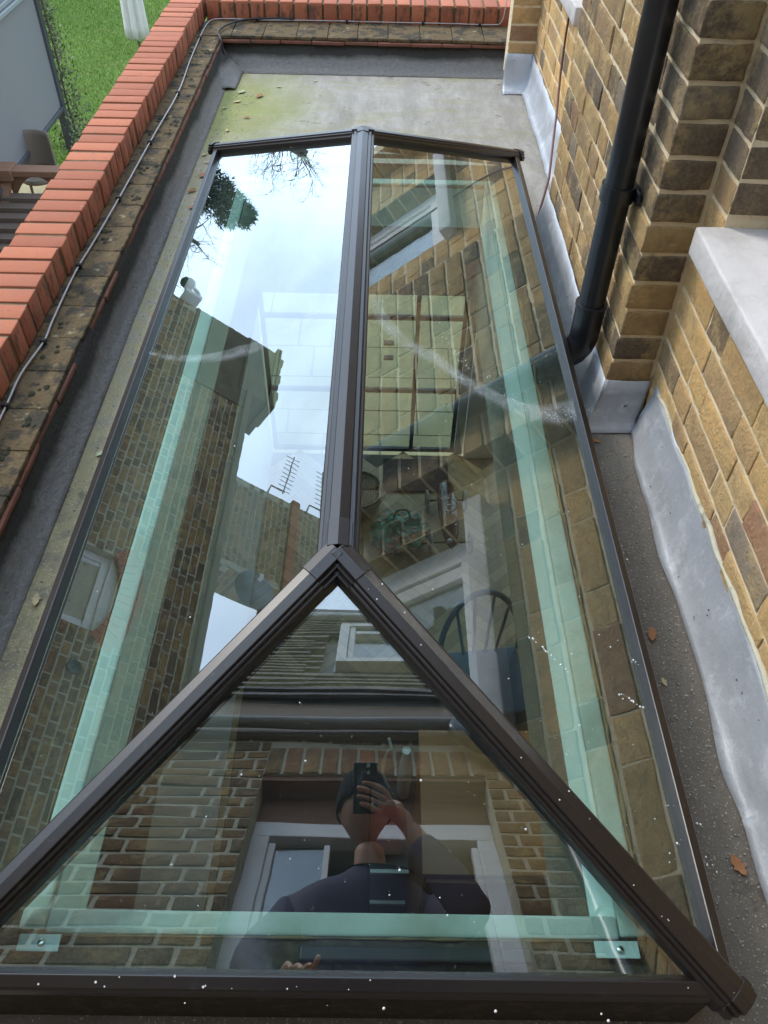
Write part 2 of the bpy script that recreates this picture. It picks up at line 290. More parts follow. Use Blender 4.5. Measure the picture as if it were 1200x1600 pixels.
# ------------------------------------------------------------------ helpers
class MB:
    def __init__(s): s.v = []; s.f = []; s.mi = []; s.cols = []; s.edge = []; s.cur = 0; s.col = (1, 1, 1)
    def add(s, vs, fs):
        o = len(s.v); s.v += [tuple(v) for v in vs]; s.cols += [s.col]*len(vs)
        for f in fs: s.f.append(tuple(i+o for i in f)); s.mi.append(s.cur)
        return s
    def box(s, lo, hi, bev=0.):
        if bev > 0:
            return s.rbox(lo, hi, bev)
        x0, y0, z0 = lo; x1, y1, z1 = hi
        return s.add([(x0,y0,z0),(x1,y0,z0),(x1,y1,z0),(x0,y1,z0),(x0,y0,z1),(x1,y0,z1),(x1,y1,z1),(x0,y1,z1)],
              [(0,3,2,1),(4,5,6,7),(0,1,5,4),(1,2,6,5),(2,3,7,6),(3,0,4,7)])
    def rbox(s, lo, hi, r, seg=None, amp=0., fr=20., seed=0., T=None):
        lo = Vector(lo); hi = Vector(hi); d = hi-lo; r = min(r, min(d)*.49)
        ax = []
        for i in range(3):
            k = seg[i] if seg else 1
            a = [0, r*.35, r] + [r+(d[i]-2*r)*j/k for j in range(1, k)] + [d[i]-r, d[i]-r*.35, d[i]]
            ax.append(a)
        for n_ in range(3):
            a, b = (n_+1) % 3, (n_+2) % 3
            for side in (0, 1):
                A, B = ax[a], ax[b]; vs = []
                for p in A:
                    for q in B:
                        c = [0, 0, 0]; c[a] = p; c[b] = q; c[n_] = d[n_] if side else 0
                        c = Vector(c); inn = Vector([min(max(c[i], r), d[i]-r) for i in range(3)])
                        e = c-inn
                        c = inn+e.normalized()*r if e.length > 1e-9 else c
                        c = c+lo
                        if amp:
                            c = c + noise.noise_vector((c+Vector((seed, seed*1.7, 0)))*fr)*amp
                        vs.append(T @ c if T else c)
                nb = len(B); fs = []
                for i in range(len(A)-1):
                    for j in range(nb-1):
                        q = (i*nb+j, (i+1)*nb+j, (i+1)*nb+j+1, i*nb+j+1)
                        fs.append(q if side else q[::-1])
                s.add(vs, fs)
        return s
    def prism(s, base, vec):
        n_ = len(base); vec = Vector(vec); vs = [Vector(b) for b in base]; vs += [v+vec for v in vs[:n_]]
        fs = [tuple(range(n_))[::-1], tuple(range(n_, 2*n_))] + [(i, (i+1) % n_, (i+1) % n_+n_, i+n_) for i in range(n_)]
        return s.add(vs, fs)
    def tube(s, pts, r, n_=10, cap=True):
        pts = [Vector(p) for p in pts]; rs = r if isinstance(r, (list, tuple)) else [r]*len(pts); vs = []
        up = None
        for i, p in enumerate(pts):
            t = (pts[min(i+1, len(pts)-1)]-pts[max(i-1, 0)]).normalized()
            if up is None: up = t.orthogonal().normalized()
            up = (up-t*up.dot(t)).normalized(); w_ = t.cross(up)
            for k in range(n_):
                a = 2*math.pi*k/n_; vs.append(p+(up*math.cos(a)+w_*math.sin(a))*rs[i])
        fs = []
        for i in range(len(pts)-1):
            for k in range(n_):
                a, b = i*n_+k, i*n_+(k+1) % n_; fs.append((a, b, b+n_, a+n_))
        if cap: fs += [tuple(range(n_))[::-1], tuple(range(len(vs)-n_, len(vs)))]
        return s.add(vs, fs)
    def lathe(s, prof, c=(0, 0, 0), n_=24, axis='Z', squash=1.):
        vs = []; c = Vector(c)
        for r, h in prof:
            for k in range(n_):
                a = 2*math.pi*k/n_; x, y = r*math.cos(a), r*math.sin(a)*squash
                vs.append(c+(Vector((x, y, h)) if axis == 'Z' else Vector((x, h, y)) if axis == 'Y' else Vector((h, x, y))))
        fs = []
        for i in range(len(prof)-1):
            for k in range(n_):
                a, b = i*n_+k, i*n_+(k+1) % n_; fs.append((a, b, b+n_, a+n_))
        return s.add(vs, fs+[tuple(range(n_))[::-1], tuple(range(len(vs)-n_, len(vs)))])
    def strip(s, rows):
        """rows: list of equally long point lists"""
        n_ = len(rows[0]); vs = [p for r_ in rows for p in r_]
        return s.add(vs, [(i*n_+j, i*n_+j+1, (i+1)*n_+j+1, (i+1)*n_+j) for i in range(len(rows)-1) for j in range(n_-1)])
    def build(s, name, mat, parent=None, smooth=False, local=False, colattr=False, solid=0., bevel=0., wn=False):
        me = bpy.data.meshes.new(name); off = parent.location if (parent is not None and not local) else Vector((0, 0, 0))
        me.from_pydata([(v[0]-off[0], v[1]-off[1], v[2]-off[2]) for v in s.v], [], s.f); me.validate(clean_customdata=False)
        for m_ in (mat if isinstance(mat, (list, tuple)) else [mat]): me.materials.append(m_)
        if len(me.polygons) == len(s.mi): me.polygons.foreach_set('material_index', s.mi)
        if colattr:
            a = me.color_attributes.new('brick_col', 'FLOAT_COLOR', 'POINT')
            a.data.foreach_set('color', np.array([(*c, 1) for c in s.cols], dtype=np.float32).ravel())
        if smooth is True: me.polygons.foreach_set('use_smooth', [True]*len(me.polygons))
        o = bpy.data.objects.new(name, me); C.objects.link(o)
        if parent is not None: o.parent = parent
        if solid:
            md = o.modifiers.new('solid', 'SOLIDIFY'); md.thickness = solid; md.offset = 1
        if bevel:
            md = o.modifiers.new('bevel', 'BEVEL'); md.width = bevel; md.segments = 2; md.limit_method = 'ANGLE'
        if smooth == 'auto':
            me.polygons.foreach_set('use_smooth', [True]*len(me.polygons)); me.set_sharp_from_angle(angle=R(38))
        return o
def thing(name, label, cat, loc=(0, 0, 0), rz=0, group=None):
    o = bpy.data.objects.new(name, None); C.objects.link(o); o.empty_display_size = .05
    o.location = loc; o.rotation_euler = (0, 0, rz); o['label'] = label; o['category'] = cat
    if group: o['group'] = group
    return o
def tag(o, label, cat, group=None):
    o['label'] = label; o['category'] = cat
    if group: o['group'] = group
    return o
def struct(o): o['kind'] = 'structure'; return o
def stuff(o): o['kind'] = 'stuff'; return o

PAL = [(.72, .43, .155), (.75, .48, .20), (.64, .39, .16), (.48, .29, .135), (.20, .14, .085), (.10, .085, .075), (.28, .24, .20), (.36, .16, .09)]
W_YEL = [6, 6, 5, 3.2, .7, .25, .6, .25]
W_SOOT = [.35, .25, .8, 1.6, 3.2, 8, 1.6, .5]
W_BACK = [1.2, .9, 2, 2.5, 3, 3, 2, .5]
def brick_wall(mb, O, u, n, W, H, weights, holes=(), z0=0., phase=0, seg=(5, 1, 3), amp=.0024, r=.0036, depth=.1, cell=.075, start=.0, wf=None, jit=.0022, mort=True, dark=1., joint=.0085, vj=None):
    """a running wall of separate stock bricks (slot 0) over a recessed mortar face (slot 1)"""
    O = Vector(O); u = Vector(u); n = Vector(n); zv = Vector((0, 0, 1)); k = 0; ww = np.array(weights)/sum(weights)
    rows = int(H/cell+.01)
    for k in range(rows):
        z = k*cell; x = -((k+phase) % 2)*.164 - start; j = (k+phase) % 2
        while x < W:
            ln = (.215 if j % 2 == 0 else .1025)+(.0085-vj if vj else 0)
            a, b = max(x, 0.), min(x+ln, W); x += ln+(vj or joint); j += 1
            spans = [(a, b)]
            for (h0, h1, hz0, hz1) in holes:
                if z+cell*.6 > hz0 and z+cell*.3 < hz1:
                    ns = []
                    for (p, q) in spans:
                        if q <= h0 or p >= h1: ns.append((p, q)); continue
                        if p < h0: ns.append((p, h0))
                        if q > h1: ns.append((h1, q))
                    spans = ns
            for (p, q) in spans:
                if q-p < .025: continue
                w_ = ww
                if wf: w_ = np.array(wf(p, z)); w_ = w_/w_.sum()
                c = PAL[RNG.choice(len(PAL), p=w_)]; f = RNG.uniform(.8, 1.18)*dark; mb.col = tuple(v*f for v in c); mb.cur = 0
                T = Matrix((( u.x, n.x, 0, O.x), (u.y, n.y, 0, O.y), (0, 0, 1, O.z), (0, 0, 0, 1)))
                dj = RNG.uniform(-jit, jit)
                lo = (p+(.0004 if vj else .001), -depth, z+joint/2+RNG.uniform(-.001, .001)); hi = (q-(.0004 if vj else .001), dj, z+cell-joint/2-.0005+RNG.uniform(-.001, .001))
                if seg: mb.rbox(lo, hi, r, seg, amp, 34., RNG.uniform(0, 50), T)
                else:
                    vs = [T @ Vector((x_, y_, z_)) for x_ in (lo[0], hi[0]) for y_ in (lo[1], hi[1]) for z_ in (lo[2], hi[2])]
                    mb.add(vs, [(0,1,3,2),(4,6,7,5),(0,4,5,1),(2,3,7,6),(0,2,6,4),(1,5,7,3)])
    if not mort: return mb
    # mortar: cells around holes
    mb.cur = 1; mb.col = (.5, .42, .3)
    us = sorted({0., W, *[min(max(h[0], 0), W) for h in holes], *[min(max(h[1], 0), W) for h in holes]}); zs = sorted({0., H, *[min(max(h[2], 0), H) for h in holes], *[min(max(h[3], 0), H) for h in holes]})
    for i in range(len(us)-1):
        for j in range(len(zs)-1):
            cu, cz = (us[i]+us[i+1])/2, (zs[j]+zs[j+1])/2
            if any(h[0] < cu < h[1] and h[2] < cz < h[3] for h in holes): continue
            mb.prism([O+u*us[i]-n*.0035+zv*zs[j], O+u*us[i+1]-n*.0035+zv*zs[j], O+u*us[i+1]-n*.0035+zv*zs[j+1], O+u*us[i]-n*.0035+zv*zs[j+1]], -n*(depth-.006))
    mb.cur = 0
    return mb

# ------------------------------------------------------------------ lantern dimensions
XC, HW, YN, YF, RN, RF, ZE, HR = -.0598, .568, .290, 3.075, .552, .560, .140, .282
OX0, OX1, OY0, OY1 = -.475, .370, .406, 2.880      # clear opening
# ================================================================== SETTING
g = MB()
for (x0, x1, y0, y1) in ((-.84, OX0, -.5, 4.70), (OX1, 2.0, -.5, 4.70), (OX0, OX1, -.5, OY0), (OX0, OX1, OY1, 4.70)):
    g.box((x0, y0, -.35), (x1, y1, ZR))
struct(g.build('flat_roof', M['roof']))
struct(MB().box((-.85, -3.5, -2.85), (2.2, 4.62, -2.79)).build('room_subfloor', M['joint']))
g = MB().box((-60, -40, -3.2), (60, 120, -2.862)); struct(g.build('lawn', M['lawn']))
# paved terrace with separate slabs in one sheet
g = MB(); tb_ = MB(); tb_.box((-4.78, -3.4, -2.9), (-1.12, 4.60, -2.856)); tb_.box((-4.78, 4.60, -2.9), (4, 9.75, -2.856)); struct(tb_.build('terrace_bed', M['joint']))
yy = -3.2
while yy < 9.7:
    if yy < 4.6 and yy > 4.1: yy = 4.62
    xx = -4.78-random.random()*.0; hh = random.choice((.3, .45, .6)); hh = min(hh, 9.74-yy)
    xe = 3.9 if yy > 4.58 else -1.12
    while xx < xe-.05:
        ww = random.choice((.45, .6, .3, .9)); g.box((xx+.006, yy+.006, -2.87), (min(xx+ww, xe)-.006, yy+hh-.006, -2.845+random.uniform(-.002, .002))); xx += ww
    yy += hh
struct(g.build('patio', M['slab']))
# parquet herringbone floor
g = MB(); a_, b_ = .28, .07
rot = Matrix.Rotation(R(45), 4, 'Z')
def pq(x, y, w_, h_):
    c = rot @ Vector((x+w_/2, y+h_/2, 0))
    if not (-.83 < c.x < 2 and 0 < c.y-0 < 4.55): return
    k = random.uniform(.75, 1.25); g.col = (.56*k, .38*k, .20*k)
    vs = [rot @ Vector(p) for p in ((x+.001, y+.001, 0), (x+w_-.001, y+.001, 0), (x+w_-.001, y+h_-.001, 0), (x+.001, y+h_-.001, 0))]
    g.add([(v.x, v.y, -2.79+.012) for v in vs], [(0, 1, 2, 3)])
for i in range(-70, 90):
    for j in range(-16, 24):
        x = i*b_+j*2*a_*.5; y = i*b_-j*a_+0
        x = i*b_ + j*a_; y = i*b_ - j*a_
        pq(x, y, a_, b_); pq(x, y+b_, b_, a_)
struct(g.build('room_floor', M['parquet'], colattr=True))

# ================================================================== PARAPETS
LX_IN, LX_OUT, ZC, ZL = -.953, -1.111, .182, .085
pw = thing('parapet_wall', 'long left parapet with red brick-on-edge coping and mossy tile ledge beside the lawn', 'parapet', (-.95, 2, -2.85))
g = MB()
y = -.45
def coping(g, lo, hi, ax, rnd=.0035):
    g.rbox(lo, hi, rnd, (2, 2, 1), .0013, 30., random.random()*40)
while y < 4.96:
    g.cur = 0
    dz = random.uniform(-.0025, .0025); dx = random.uniform(-.004, .004)
    g.rbox((LX_OUT+dx, y+.004, ZL+.002), (LX_IN+dx, min(y+.0690, 4.975), ZC+dz), .0035, (3, 1, 2), .0012, 30., random.random()*40); y += .0765
g.build('coping', M['red'], pw, smooth='auto')
g = MB().box((LX_OUT+.006, -.45, ZL-.01), (LX_IN-.005, 4.965, ZC-.005)); g.build('coping_mortar', M['dark_mortar'], pw)
def ledge_tiles(g, horiz, a0, a1, e0, e1, zt, flip=False):
    """two courses of creasing tiles; e0 = wall side, e1 = projecting edge"""
    a = a0
    while a < a1:
        L_ = random.uniform(.15, .17); d = random.uniform(-.004, .004)
        lo, hi = (e0, a+.001, zt-.016), (e1+d, min(a+L_, a1)-.001, zt)
        if not horiz: lo, hi = (a+.001, e1+d, zt-.016), (min(a+L_, a1)-.001, e0, zt)
        lo2 = [min(lo[i], hi[i]) for i in range(3)]; hi2 = [max(lo[i], hi[i]) for i in range(3)]
        g.rbox(lo2, hi2, .004, (2, 2, 1), .0022, 22., random.random()*30); a += L_
g = MB(); ledge_tiles(g, True, -.45, 4.60, LX_IN-.02, -.831, ZL); g.build('tile_ledge', M['ledge'], pw, smooth='auto')
g = MB(); ledge_tiles(g, True, -.40, 4.595, LX_IN-.02, -.826, ZL-.018); g.build('tile_nosing', M['tile_edge'], pw, smooth='auto')
g = MB()                                                       # moss cushions on the ledge
for c_ in range(75):
    cy, cx = random.uniform(-.3, 4.55), random.uniform(LX_IN+.015, -.848)
    for i in range(random.choice((1, 2, 3, 5, 8))):
        yy, xx = cy+random.gauss(0, .013), min(-.842, max(LX_IN+.01, cx+random.gauss(0, .010))); r_ = random.uniform(.003, .0085); nn = 9; sd0 = random.uniform(0, 90); vs = []
        for (k, h) in ((1.15, -.002), (.95, .30), (.55, .55), (.15, .62)):
            for j in range(nn):
                a = 2*math.pi*j/nn; q = k*(1+.45*noise.noise(Vector((math.cos(a)*1.3+sd0, math.sin(a)*1.3, h)))); vs.append((xx+r_*q*math.cos(a), yy+r_*q*math.sin(a)*1.3, ZL+max(-.002, r_*h*(1+.5*noise.noise(Vector((j*1.7, sd0, k)))))))
        g.add(vs, [(p*nn+j, p*nn+(j+1) % nn, (p+1)*nn+(j+1) % nn, (p+1)*nn+j) for p in range(3) for j in range(nn)])
stuff(g.build('moss', M['moss'], pw, smooth=True))
g = MB().box((LX_OUT+.008, -.45, -2.855), (-.845, 4.965, ZL-.035)); g.build('masonry', M['mortar_old'], pw)
def fillet(g, pts, a0, a1, horiz, nseg=60, end=None):
    rows = []
    for i in range(nseg+1):
        a = a0+(a1-a0)*i/nseg; row = []
        for k, (e, z) in enumerate(pts):
            wv = noise.noise(Vector((a*3, e*4, z*5)))*.008*(1 if 0 < k < len(pts)-1 else .3)
            row.append((e+wv, a, z+wv*.6) if horiz else (a, e+wv, z+wv*.6))
        rows.append(row)
    g.strip(rows)
fp = [(-.778, ZR+.003), (-.792, ZR+.008), (-.804, ZR+.024), (-.813, ZR+.05), (-.820, ZR+.075), (-.827, ZR+.105), (-.832, ZR+.130)]
g = MB(); fillet(g, fp, -.45, 4.62, True, 90); g.build('felt_upstand', M['upstand'], pw, smooth=True, solid=.004)
pe = thing('parapet_wall', 'end parapet of upright red bricks across the far edge of the roof', 'parapet', (-.1, 4.57, -2.85))
FY_IN, FY_OUT, FX0, FX1 = 4.815, 4.975, -.935, .705
g = MB(); x = FX0+.004
while x < FX1-.05:
    g.rbox((x, FY_IN+random.uniform(-.003, .003), ZL+.002), (x+.0665, FY_OUT, ZC+random.uniform(-.002, .002)), .004, (1, 3, 2), .0016, 30., random.random()*40); x += .0765
g.build('coping', M['red'], pe, smooth='auto')
MB().box((FX0, FY_IN+.010, ZL-.01), (FX1, FY_OUT-.004, ZC-.010)).build('coping_mortar', M['dark_mortar'], pe)
g = MB(); ledge_tiles(g, False, -.94, .705, FY_IN+.02, 4.570, ZL+.006); g.build('tile_ledge', M['ledge'], pe, smooth='auto')
g = MB(); ledge_tiles(g, False, -.83, .705, FY_IN+.02, 4.563, ZL-.012); g.build('tile_nosing', M['tile_edge'], pe, smooth='auto')
MB().box((-.84, 4.60, -.34), (.73, FY_OUT-.012, ZL-.03)).build('masonry', M['mortar_old'], pe)
g = MB(); fillet(g, [(4.485, ZR+.003), (4.515, ZR+.010), (4.545, ZR+.035), (4.565, ZR+.07), (4.580, ZR+.10), (4.586, ZR+.130)], -.83, .64, False, 60)
g.build('felt_upstand', M['upstand'], pe, smooth=True, solid=.004)
g = MB()                                                       # loose felt flap at the corner
rows = []
for i in range(12):
    t = i/11; rows.append([Vector((-.83+.11*s_*(1-t*.2)+.015*t, 4.52-.30*t+.03*s_, ZR+.125*(1-t)*(1-s_)**1.4+.006+.010*math.sin(3*s_)*t)) for s_ in [k/7 for k in range(8)]])
g.strip(rows); g.build('corner_flap', M['upstand'], pe, smooth=True, solid=.003)

# ================================================================== HOUSE SIDE WALL (right)
XW, XP = .730, .609
hw = thing('house_side_wall', 'yellow stock brick side wall of the house with a projecting brick pier', 'brick wall', (XW, 2.5, 0))
g = MB()
def wf_side(p, z): # sootier higher up near the pier
    return W_YEL
NW = (1.645-.93, 1.645)      # near window y
# far section (y 2.88..4.33) and near section (y -.4..1.751)
brick_wall(g, (XW, 2.885, -.04), (0, 1, 0), (-1, 0, 0), 1.457, 3.0, W_YEL, vj=.0035, dark=1.22, holes=[(3.30-2.885, 4.00-2.885, .62, 2.01)], phase=1)
def wf_near(p, z):
    t = min(1, max(0, (z-.30)/.4)) if p > 1.5+.4 else .1
    return [a*(1-t)+b*t for a, b in zip(W_YEL, W_SOOT)]
brick_wall(g, (XW, -.40, -.005), (0, 1, 0), (-1, 0, 0), 2.159, 3.0, W_YEL, vj=.0035, dark=1.22, holes=[(NW[0]+.4, NW[1]+.4, .52, 1.91)], wf=wf_near)
# far return, facing the camera, and window jambs
brick_wall(g, (.600, 4.34, .005), (1, 0, 0), (0, -1, 0), .138, 2.9, W_YEL, dark=1.2, phase=1, seg=(3, 1, 3))
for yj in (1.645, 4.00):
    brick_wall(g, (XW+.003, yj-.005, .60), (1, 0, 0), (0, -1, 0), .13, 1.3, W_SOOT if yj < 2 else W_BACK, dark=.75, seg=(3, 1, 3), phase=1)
for yj in (NW[0], 3.30):
    brick_wall(g, (XW+.132, yj+.005, .60), (-1, 0, 0), (0, 1, 0), .13, 1.3, W_BACK, seg=(3, 1, 3))
g.build('brickwork', [M['stock'], M['mortar']], hw, smooth='auto', colattr=True)
# pier
g = MB()
def wf_pier(p, z):
    t = .15 if p > .2 else .85
    t = min(1, t*(.6+z)); return [a*(1-t)+b*t for a, b in zip(W_YEL, W_SOOT)]
brick_wall(g, (XP, 1.751, .075), (0, 1, 0), (-1, 0, 0), 1.126, 2.95, W_YEL, vj=.004, phase=0, wf=wf_pier, amp=.0032, r=.0045, depth=.112, dark=.62, seg=(6, 3, 3), jit=.003, mort=False)
g.cur = 1; g.col = (.5, .42, .3); g.box((XP+.0045, 1.7555, -.06), (XW+.012, 2.884, 3.02)); g.box((XW+.0045, 1.7475, -.06), (XW+.10, 2.90, 3.02)); g.cur = 0
brick_wall(g, (XP+.105, 2.881, .075), (-1, 0, 0), (0, 1, 0), .10, 2.95, W_BACK, seg=(2, 1, 2), depth=.003)
g.build('pier', [M['stock'], M['mortar']], hw, smooth='auto', colattr=True)
def window(parent, O, u, n, w_, h_, fr=.06, dep=.05, bars=(), hb=(), back=True, name='window', glassmat='wglass', backmat='dark_room'):
    """white painted window: frame, glazing bars and a pane; O lower corner on the outer face of the frame"""
    O = Vector(O); u = Vector(u); n = Vector(n); z = Vector((0, 0, 1)); g = MB()
    def bar(a, b, c, d, t0=0., t1=dep):
        g.prism([O+u*a+z*c-n*t0, O+u*b+z*c-n*t0, O+u*b+z*d-n*t0, O+u*a+z*d-n*t0], -n*(t1-t0))
    bar(0, fr, 0, h_); bar(w_-fr, w_, 0, h_); bar(fr, w_-fr, 0, fr*1.2); bar(fr, w_-fr, h_-fr, h_)
    i0 = fr+.003; bar(i0, i0+fr*.6, fr*1.2, h_-fr, .012, dep*.9); bar(w_-i0-fr*.6, w_-i0, fr*1.2, h_-fr, .012, dep*.9)
    for b in bars: bar(b-.018, b+.018, fr*1.2, h_-fr, .008, dep*.9)
    for b in hb: bar(fr+.04, w_-fr-.04, b-.022, b+.022, .004, dep*.95)
    f = g.build(name, M['white'], parent, bevel=.003)
    g = MB(); g.prism([O+u*fr-n*.03+z*fr, O+u*(w_-fr)-n*.03+z*fr, O+u*(w_-fr)-n*.03+z*(h_-fr), O+u*fr-n*.03+z*(h_-fr)], -n*.006)
    g.build('pane', M[glassmat], f, local=False) if False else None
    me = g.build('pane', M[glassmat]); me.parent = f; me.location = -Vector(parent.location)
    if back:
        g = MB(); g.prism([O+u*.02-n*.12+z*.02, O+u*(w_-.02)-n*.12+z*.02, O+u*(w_-.02)-n*.12+z*(h_-.02), O+u*.02-n*.12+z*(h_-.02)], -n*.01)
        me = g.build('window_backing', M[backmat]); me.parent = f; me.location = -Vector(parent.location)  # backing sheet; its dark tone stands for the unlit room behind
    return f
window(hw, (XW+.095, 3.30, .60), (0, 1, 0), (-1, 0, 0), .70, 1.33, .075)
window(hw, (XW+.095, NW[0], .585), (0, 1, 0), (-1, 0, 0), .93, 1.25, .075, hb=(.66,))
def sill(y0, y1, z0=.515, z1=.578, xo=.674):
    g = MB(); rows = []
    g.rbox((xo, y0, z0), (XW+.12, y1, z1), .006, (3, 14, 1), .0018, 14., y0)
    return g.build('window_sill', M['sill'], hw, smooth='auto')
sill(.60, 1.648, .512, .574); sill(3.27, 4.06, .512, .574)
MB().box((XW+.001, .65, 1.83), (XW+.10, 1.7, 2.0)).build('lintel', M['white'], hw)
for (y0_, y1_, z0_, z1_) in ((-.4, .70, -.3, 3.0), (1.66, 3.28, -.3, 3.0), (4.02, 4.6, -.3, 3.0), (.70, 1.66, 1.92, 3.0), (3.28, 4.02, 1.96, 3.0), (.70, 1.66, -.3, .50), (3.28, 4.02, -.3, .50)): MB().box((XW+.14, y0_, z0_), (XW+.9, y1_, z1_)).build('inner_leaf', M['mortar'], hw)

# lead flashings
fl = thing('lead_flashing', 'long grey lead flashing dressed along the foot of the near brick wall', 'flashing', (.68, .6, 0))
def lead_strip(g, pts_fn, n_, amp=.004):
    rows = []
    for i in range(n_+1):
        t = i/n_; row = []
        for k, p in enumerate(pts_fn(t)):
            p = Vector(p); p += noise.noise_vector(p*9)*amp; row.append(p)
        rows.append(row)
    g.strip(rows)
g = MB()
def near_lead(t):
    y = 1.72-2.11*t; wv = .010*math.sin(t*23)+.006*math.sin(t*51); s_ = max(0, 1-t*16)
    return [(.678+wv*.5+.02*s_, y, ZR+.004), (.688+.015*s_, y, ZR+.012), (.699+.01*s_, y, ZR+.030), (.710, y, ZR+.060), (.719, y, ZR+.100), (.7265, y, ZR+.140), (.7275, y, ZR+.160+wv*.3)]
lead_strip(g, lambda t: near_lead(t*.545), 50, .005); g.build('lead_sheet', M['lead'], fl, smooth=True, solid=.0025)
g = MB(); lead_strip(g, lambda t: [(x-.003, y, z+.0035) for (x, y, z) in near_lead(.52+t*.48)], 46, .0055); g.build('lead_sheet', M['lead'], fl, smooth=True, solid=.0030)
g = MB(); rr = random.Random(12)
for i in range(16):
    y_ = rr.uniform(.2, 1.6); x_ = rr.uniform(.69, .722); zz = ZR+.012+(x_-.688)*3.2+.006; r_ = rr.uniform(.0010, .0022); g.lathe([(r_, -.001), (r_*.9, .0004)], (x_, y_, zz), 8)
stuff(g.build('bitumen_spots', M['rubber'], fl))
g = MB(); g.tube([(.7285, 1.68-i*.06, .100+random.uniform(-.007, .009)) for i in range(34)], [random.uniform(.003, .0085) for i in range(34)], 7); g.build('mortar_fillet', M['mortar_old'], fl, smooth=True)
fl2 = thing('lead_flashing', 'short grey lead apron folded round the foot of the brick pier', 'flashing', (.60, 1.74, 0))
g = MB()
def pier_front(t):
    x = .566+.140*t
    return [(x+.008*(1-t), 1.705, ZR+.0045), (x+.004, 1.718, ZR+.010), (.578+.135*t, 1.729, ZR+.035), (.590+.130*t, 1.739, ZR+.070), (.600+.122*t, 1.745, ZR+.105), (.604+.118*t, 1.7465, ZR+.150)]
lead_strip(g, pier_front, 16, .003); g.build('front_piece', M['lead'], fl2, smooth=True, solid=.0025)
g = MB()
def pier_side(t):
    y = 1.715+1.175*t; s_ = max(0, 1-t*9)
    return [(.566, y-.01*s_, ZR+.004), (.574, y, ZR+.012), (.583, y+.010*s_, ZR+.035), (.592, y+.02*s_, ZR+.070), (.601, y+.028*s_, ZR+.105), (.6045, y+.032*s_, ZR+.150)]
lead_strip(g, pier_side, 50, .004); g.build('side_piece', M['lead'], fl2, smooth=True, solid=.0025)
fl3 = thing('lead_flashing', 'pale blue grey lead flashing along the far brick wall up to the roof corner', 'flashing', (.7, 3.6, 0))
g = MB()
def far_lead(t):
    y = 2.88+1.46*t
    return [(.684, y, ZR+.004), (.697, y, ZR+.012), (.708, y, ZR+.035), (.716, y, ZR+.070), (.722, y, ZR+.11), (.7265, y, ZR+.165)]
lead_strip(g, far_lead, 50, .006); g.build('lead_sheet', M['lead'], fl3, smooth=True, solid=.0025)
g = MB()
def ret_lead(t):
    x = .590+.135*t
    return [(x, 4.265, ZR+.005), (x, 4.295, ZR+.014), (x, 4.315, ZR+.035), (x, 4.328, ZR+.08), (x, 4.334, ZR+.12), (x, 4.336, ZR+.165)]
lead_strip(g, ret_lead, 12, .003); g.build('corner_piece', M['lead'], fl3, smooth=True, solid=.0025)

# downpipe
dp = thing('downpipe', 'black plastic rainwater downpipe clipped to the brick pier', 'downpipe', (.56, 1.88, .1))
PX, PY, PR = .560, 1.885, .0345
MB().tube([(PX, PY, .20), (PX, PY, 3.05)], PR, 32).build('pipe', M['pipe'], dp, smooth='auto')
g = MB().tube([(PX, PY, .145), (PX, PY, .232)], PR+.005, 32); g.tube([(PX, PY, .232), (PX, PY, .240)], PR+.0075, 32)
bend = [(PX, PY, .16)]+[(PX-.055+.055*math.cos(a), PY-.0*math.sin(a), .125-.06*math.sin(a)) for a in [R(k*10) for k in range(0, 8)]]
g.tube([(PX, PY, .17), (PX, PY, .135), (PX-.006, PY-.002, .112), (PX-.020, PY-.004, .092), (PX-.04, PY-.006, .078), (PX-.058, PY-.008, .070)], [PR+.005]*6, 28)
g.build('shoe', M['pipe'], dp, smooth='auto')
g = MB().tube([(PX, PY, .520), (PX, PY, .558)], PR+.006, 32); g.box((PX+.02, PY-.012, .527), (XP+.002, PY+.012, .551))
g.rbox((XP-.012, PY-.045, .524), (XP-.002, PY+.05, .554), .003); g.tube([(PX+.052, PY-.035, .539), (PX+.038, PY-.035, .539)], .008, 10)
g.build('bracket', M['pipe'], dp, smooth='auto')
dp['label'] = 'black plastic rainwater downpipe clipped to the brick pier'
# maroon cable down the side wall
g = MB().tube([(.722, 3.60, 2.2), (.722, 3.60, 1.2), (.722, 3.60, .52), (.720, 3.60, .40), (.715, 3.555, .27), (.700, 3.43, .16), (.660, 3.20, .10), (.628, 3.02, .075), (.60, 2.93, .03), (.575, 2.86, ZR+.014), (.54, 2.80, ZR+.010)], .0045, 8)
tag(g.build('cable', M['cablem'], smooth=True), 'thin maroon cable hanging down the far brick wall', 'cable')
# grey cable along the ledge with clips
cb = thing('cable', 'pale grey cable clipped along the mossy tile ledges', 'cable', (-.86, 2, ZL))
pts = [(-.868, 1.0, .182), (-.867, 1.424, .182), (-.872, 1.60, .183), (-.858, 1.742, .182), (-.863, 1.844, .183), (-.870, 2.089, .182), (-.862, 2.276, .182), (-.853, 2.576, .183), (-.849, 2.849, .182), (-.844, 3.103, .182), (-.834, 3.495, .183), (-.853, 3.90, .182), (-.862, 4.25, .183), (-.858, 4.42, .184), (-.83, 4.478, .186), (-.729, 4.490, .186), (-.631, 4.478, .187), (-.30, 4.49, .187), (-.004, 4.491, .186), (.30, 4.49, .187), (.520, 4.490, .186), (.575, 4.485, .20), (.588, 4.49, .26), (.590, 4.52, .34), (.592, 4.6, .5)]
pts = [(x_*1.072, y_*1.072, z_-.087) for (x_, y_, z_) in pts[:21]]+[(.61, 4.80, .115), (.625, 4.80, .19), (.628, 4.83, .27), (.63, 4.9, .45)]
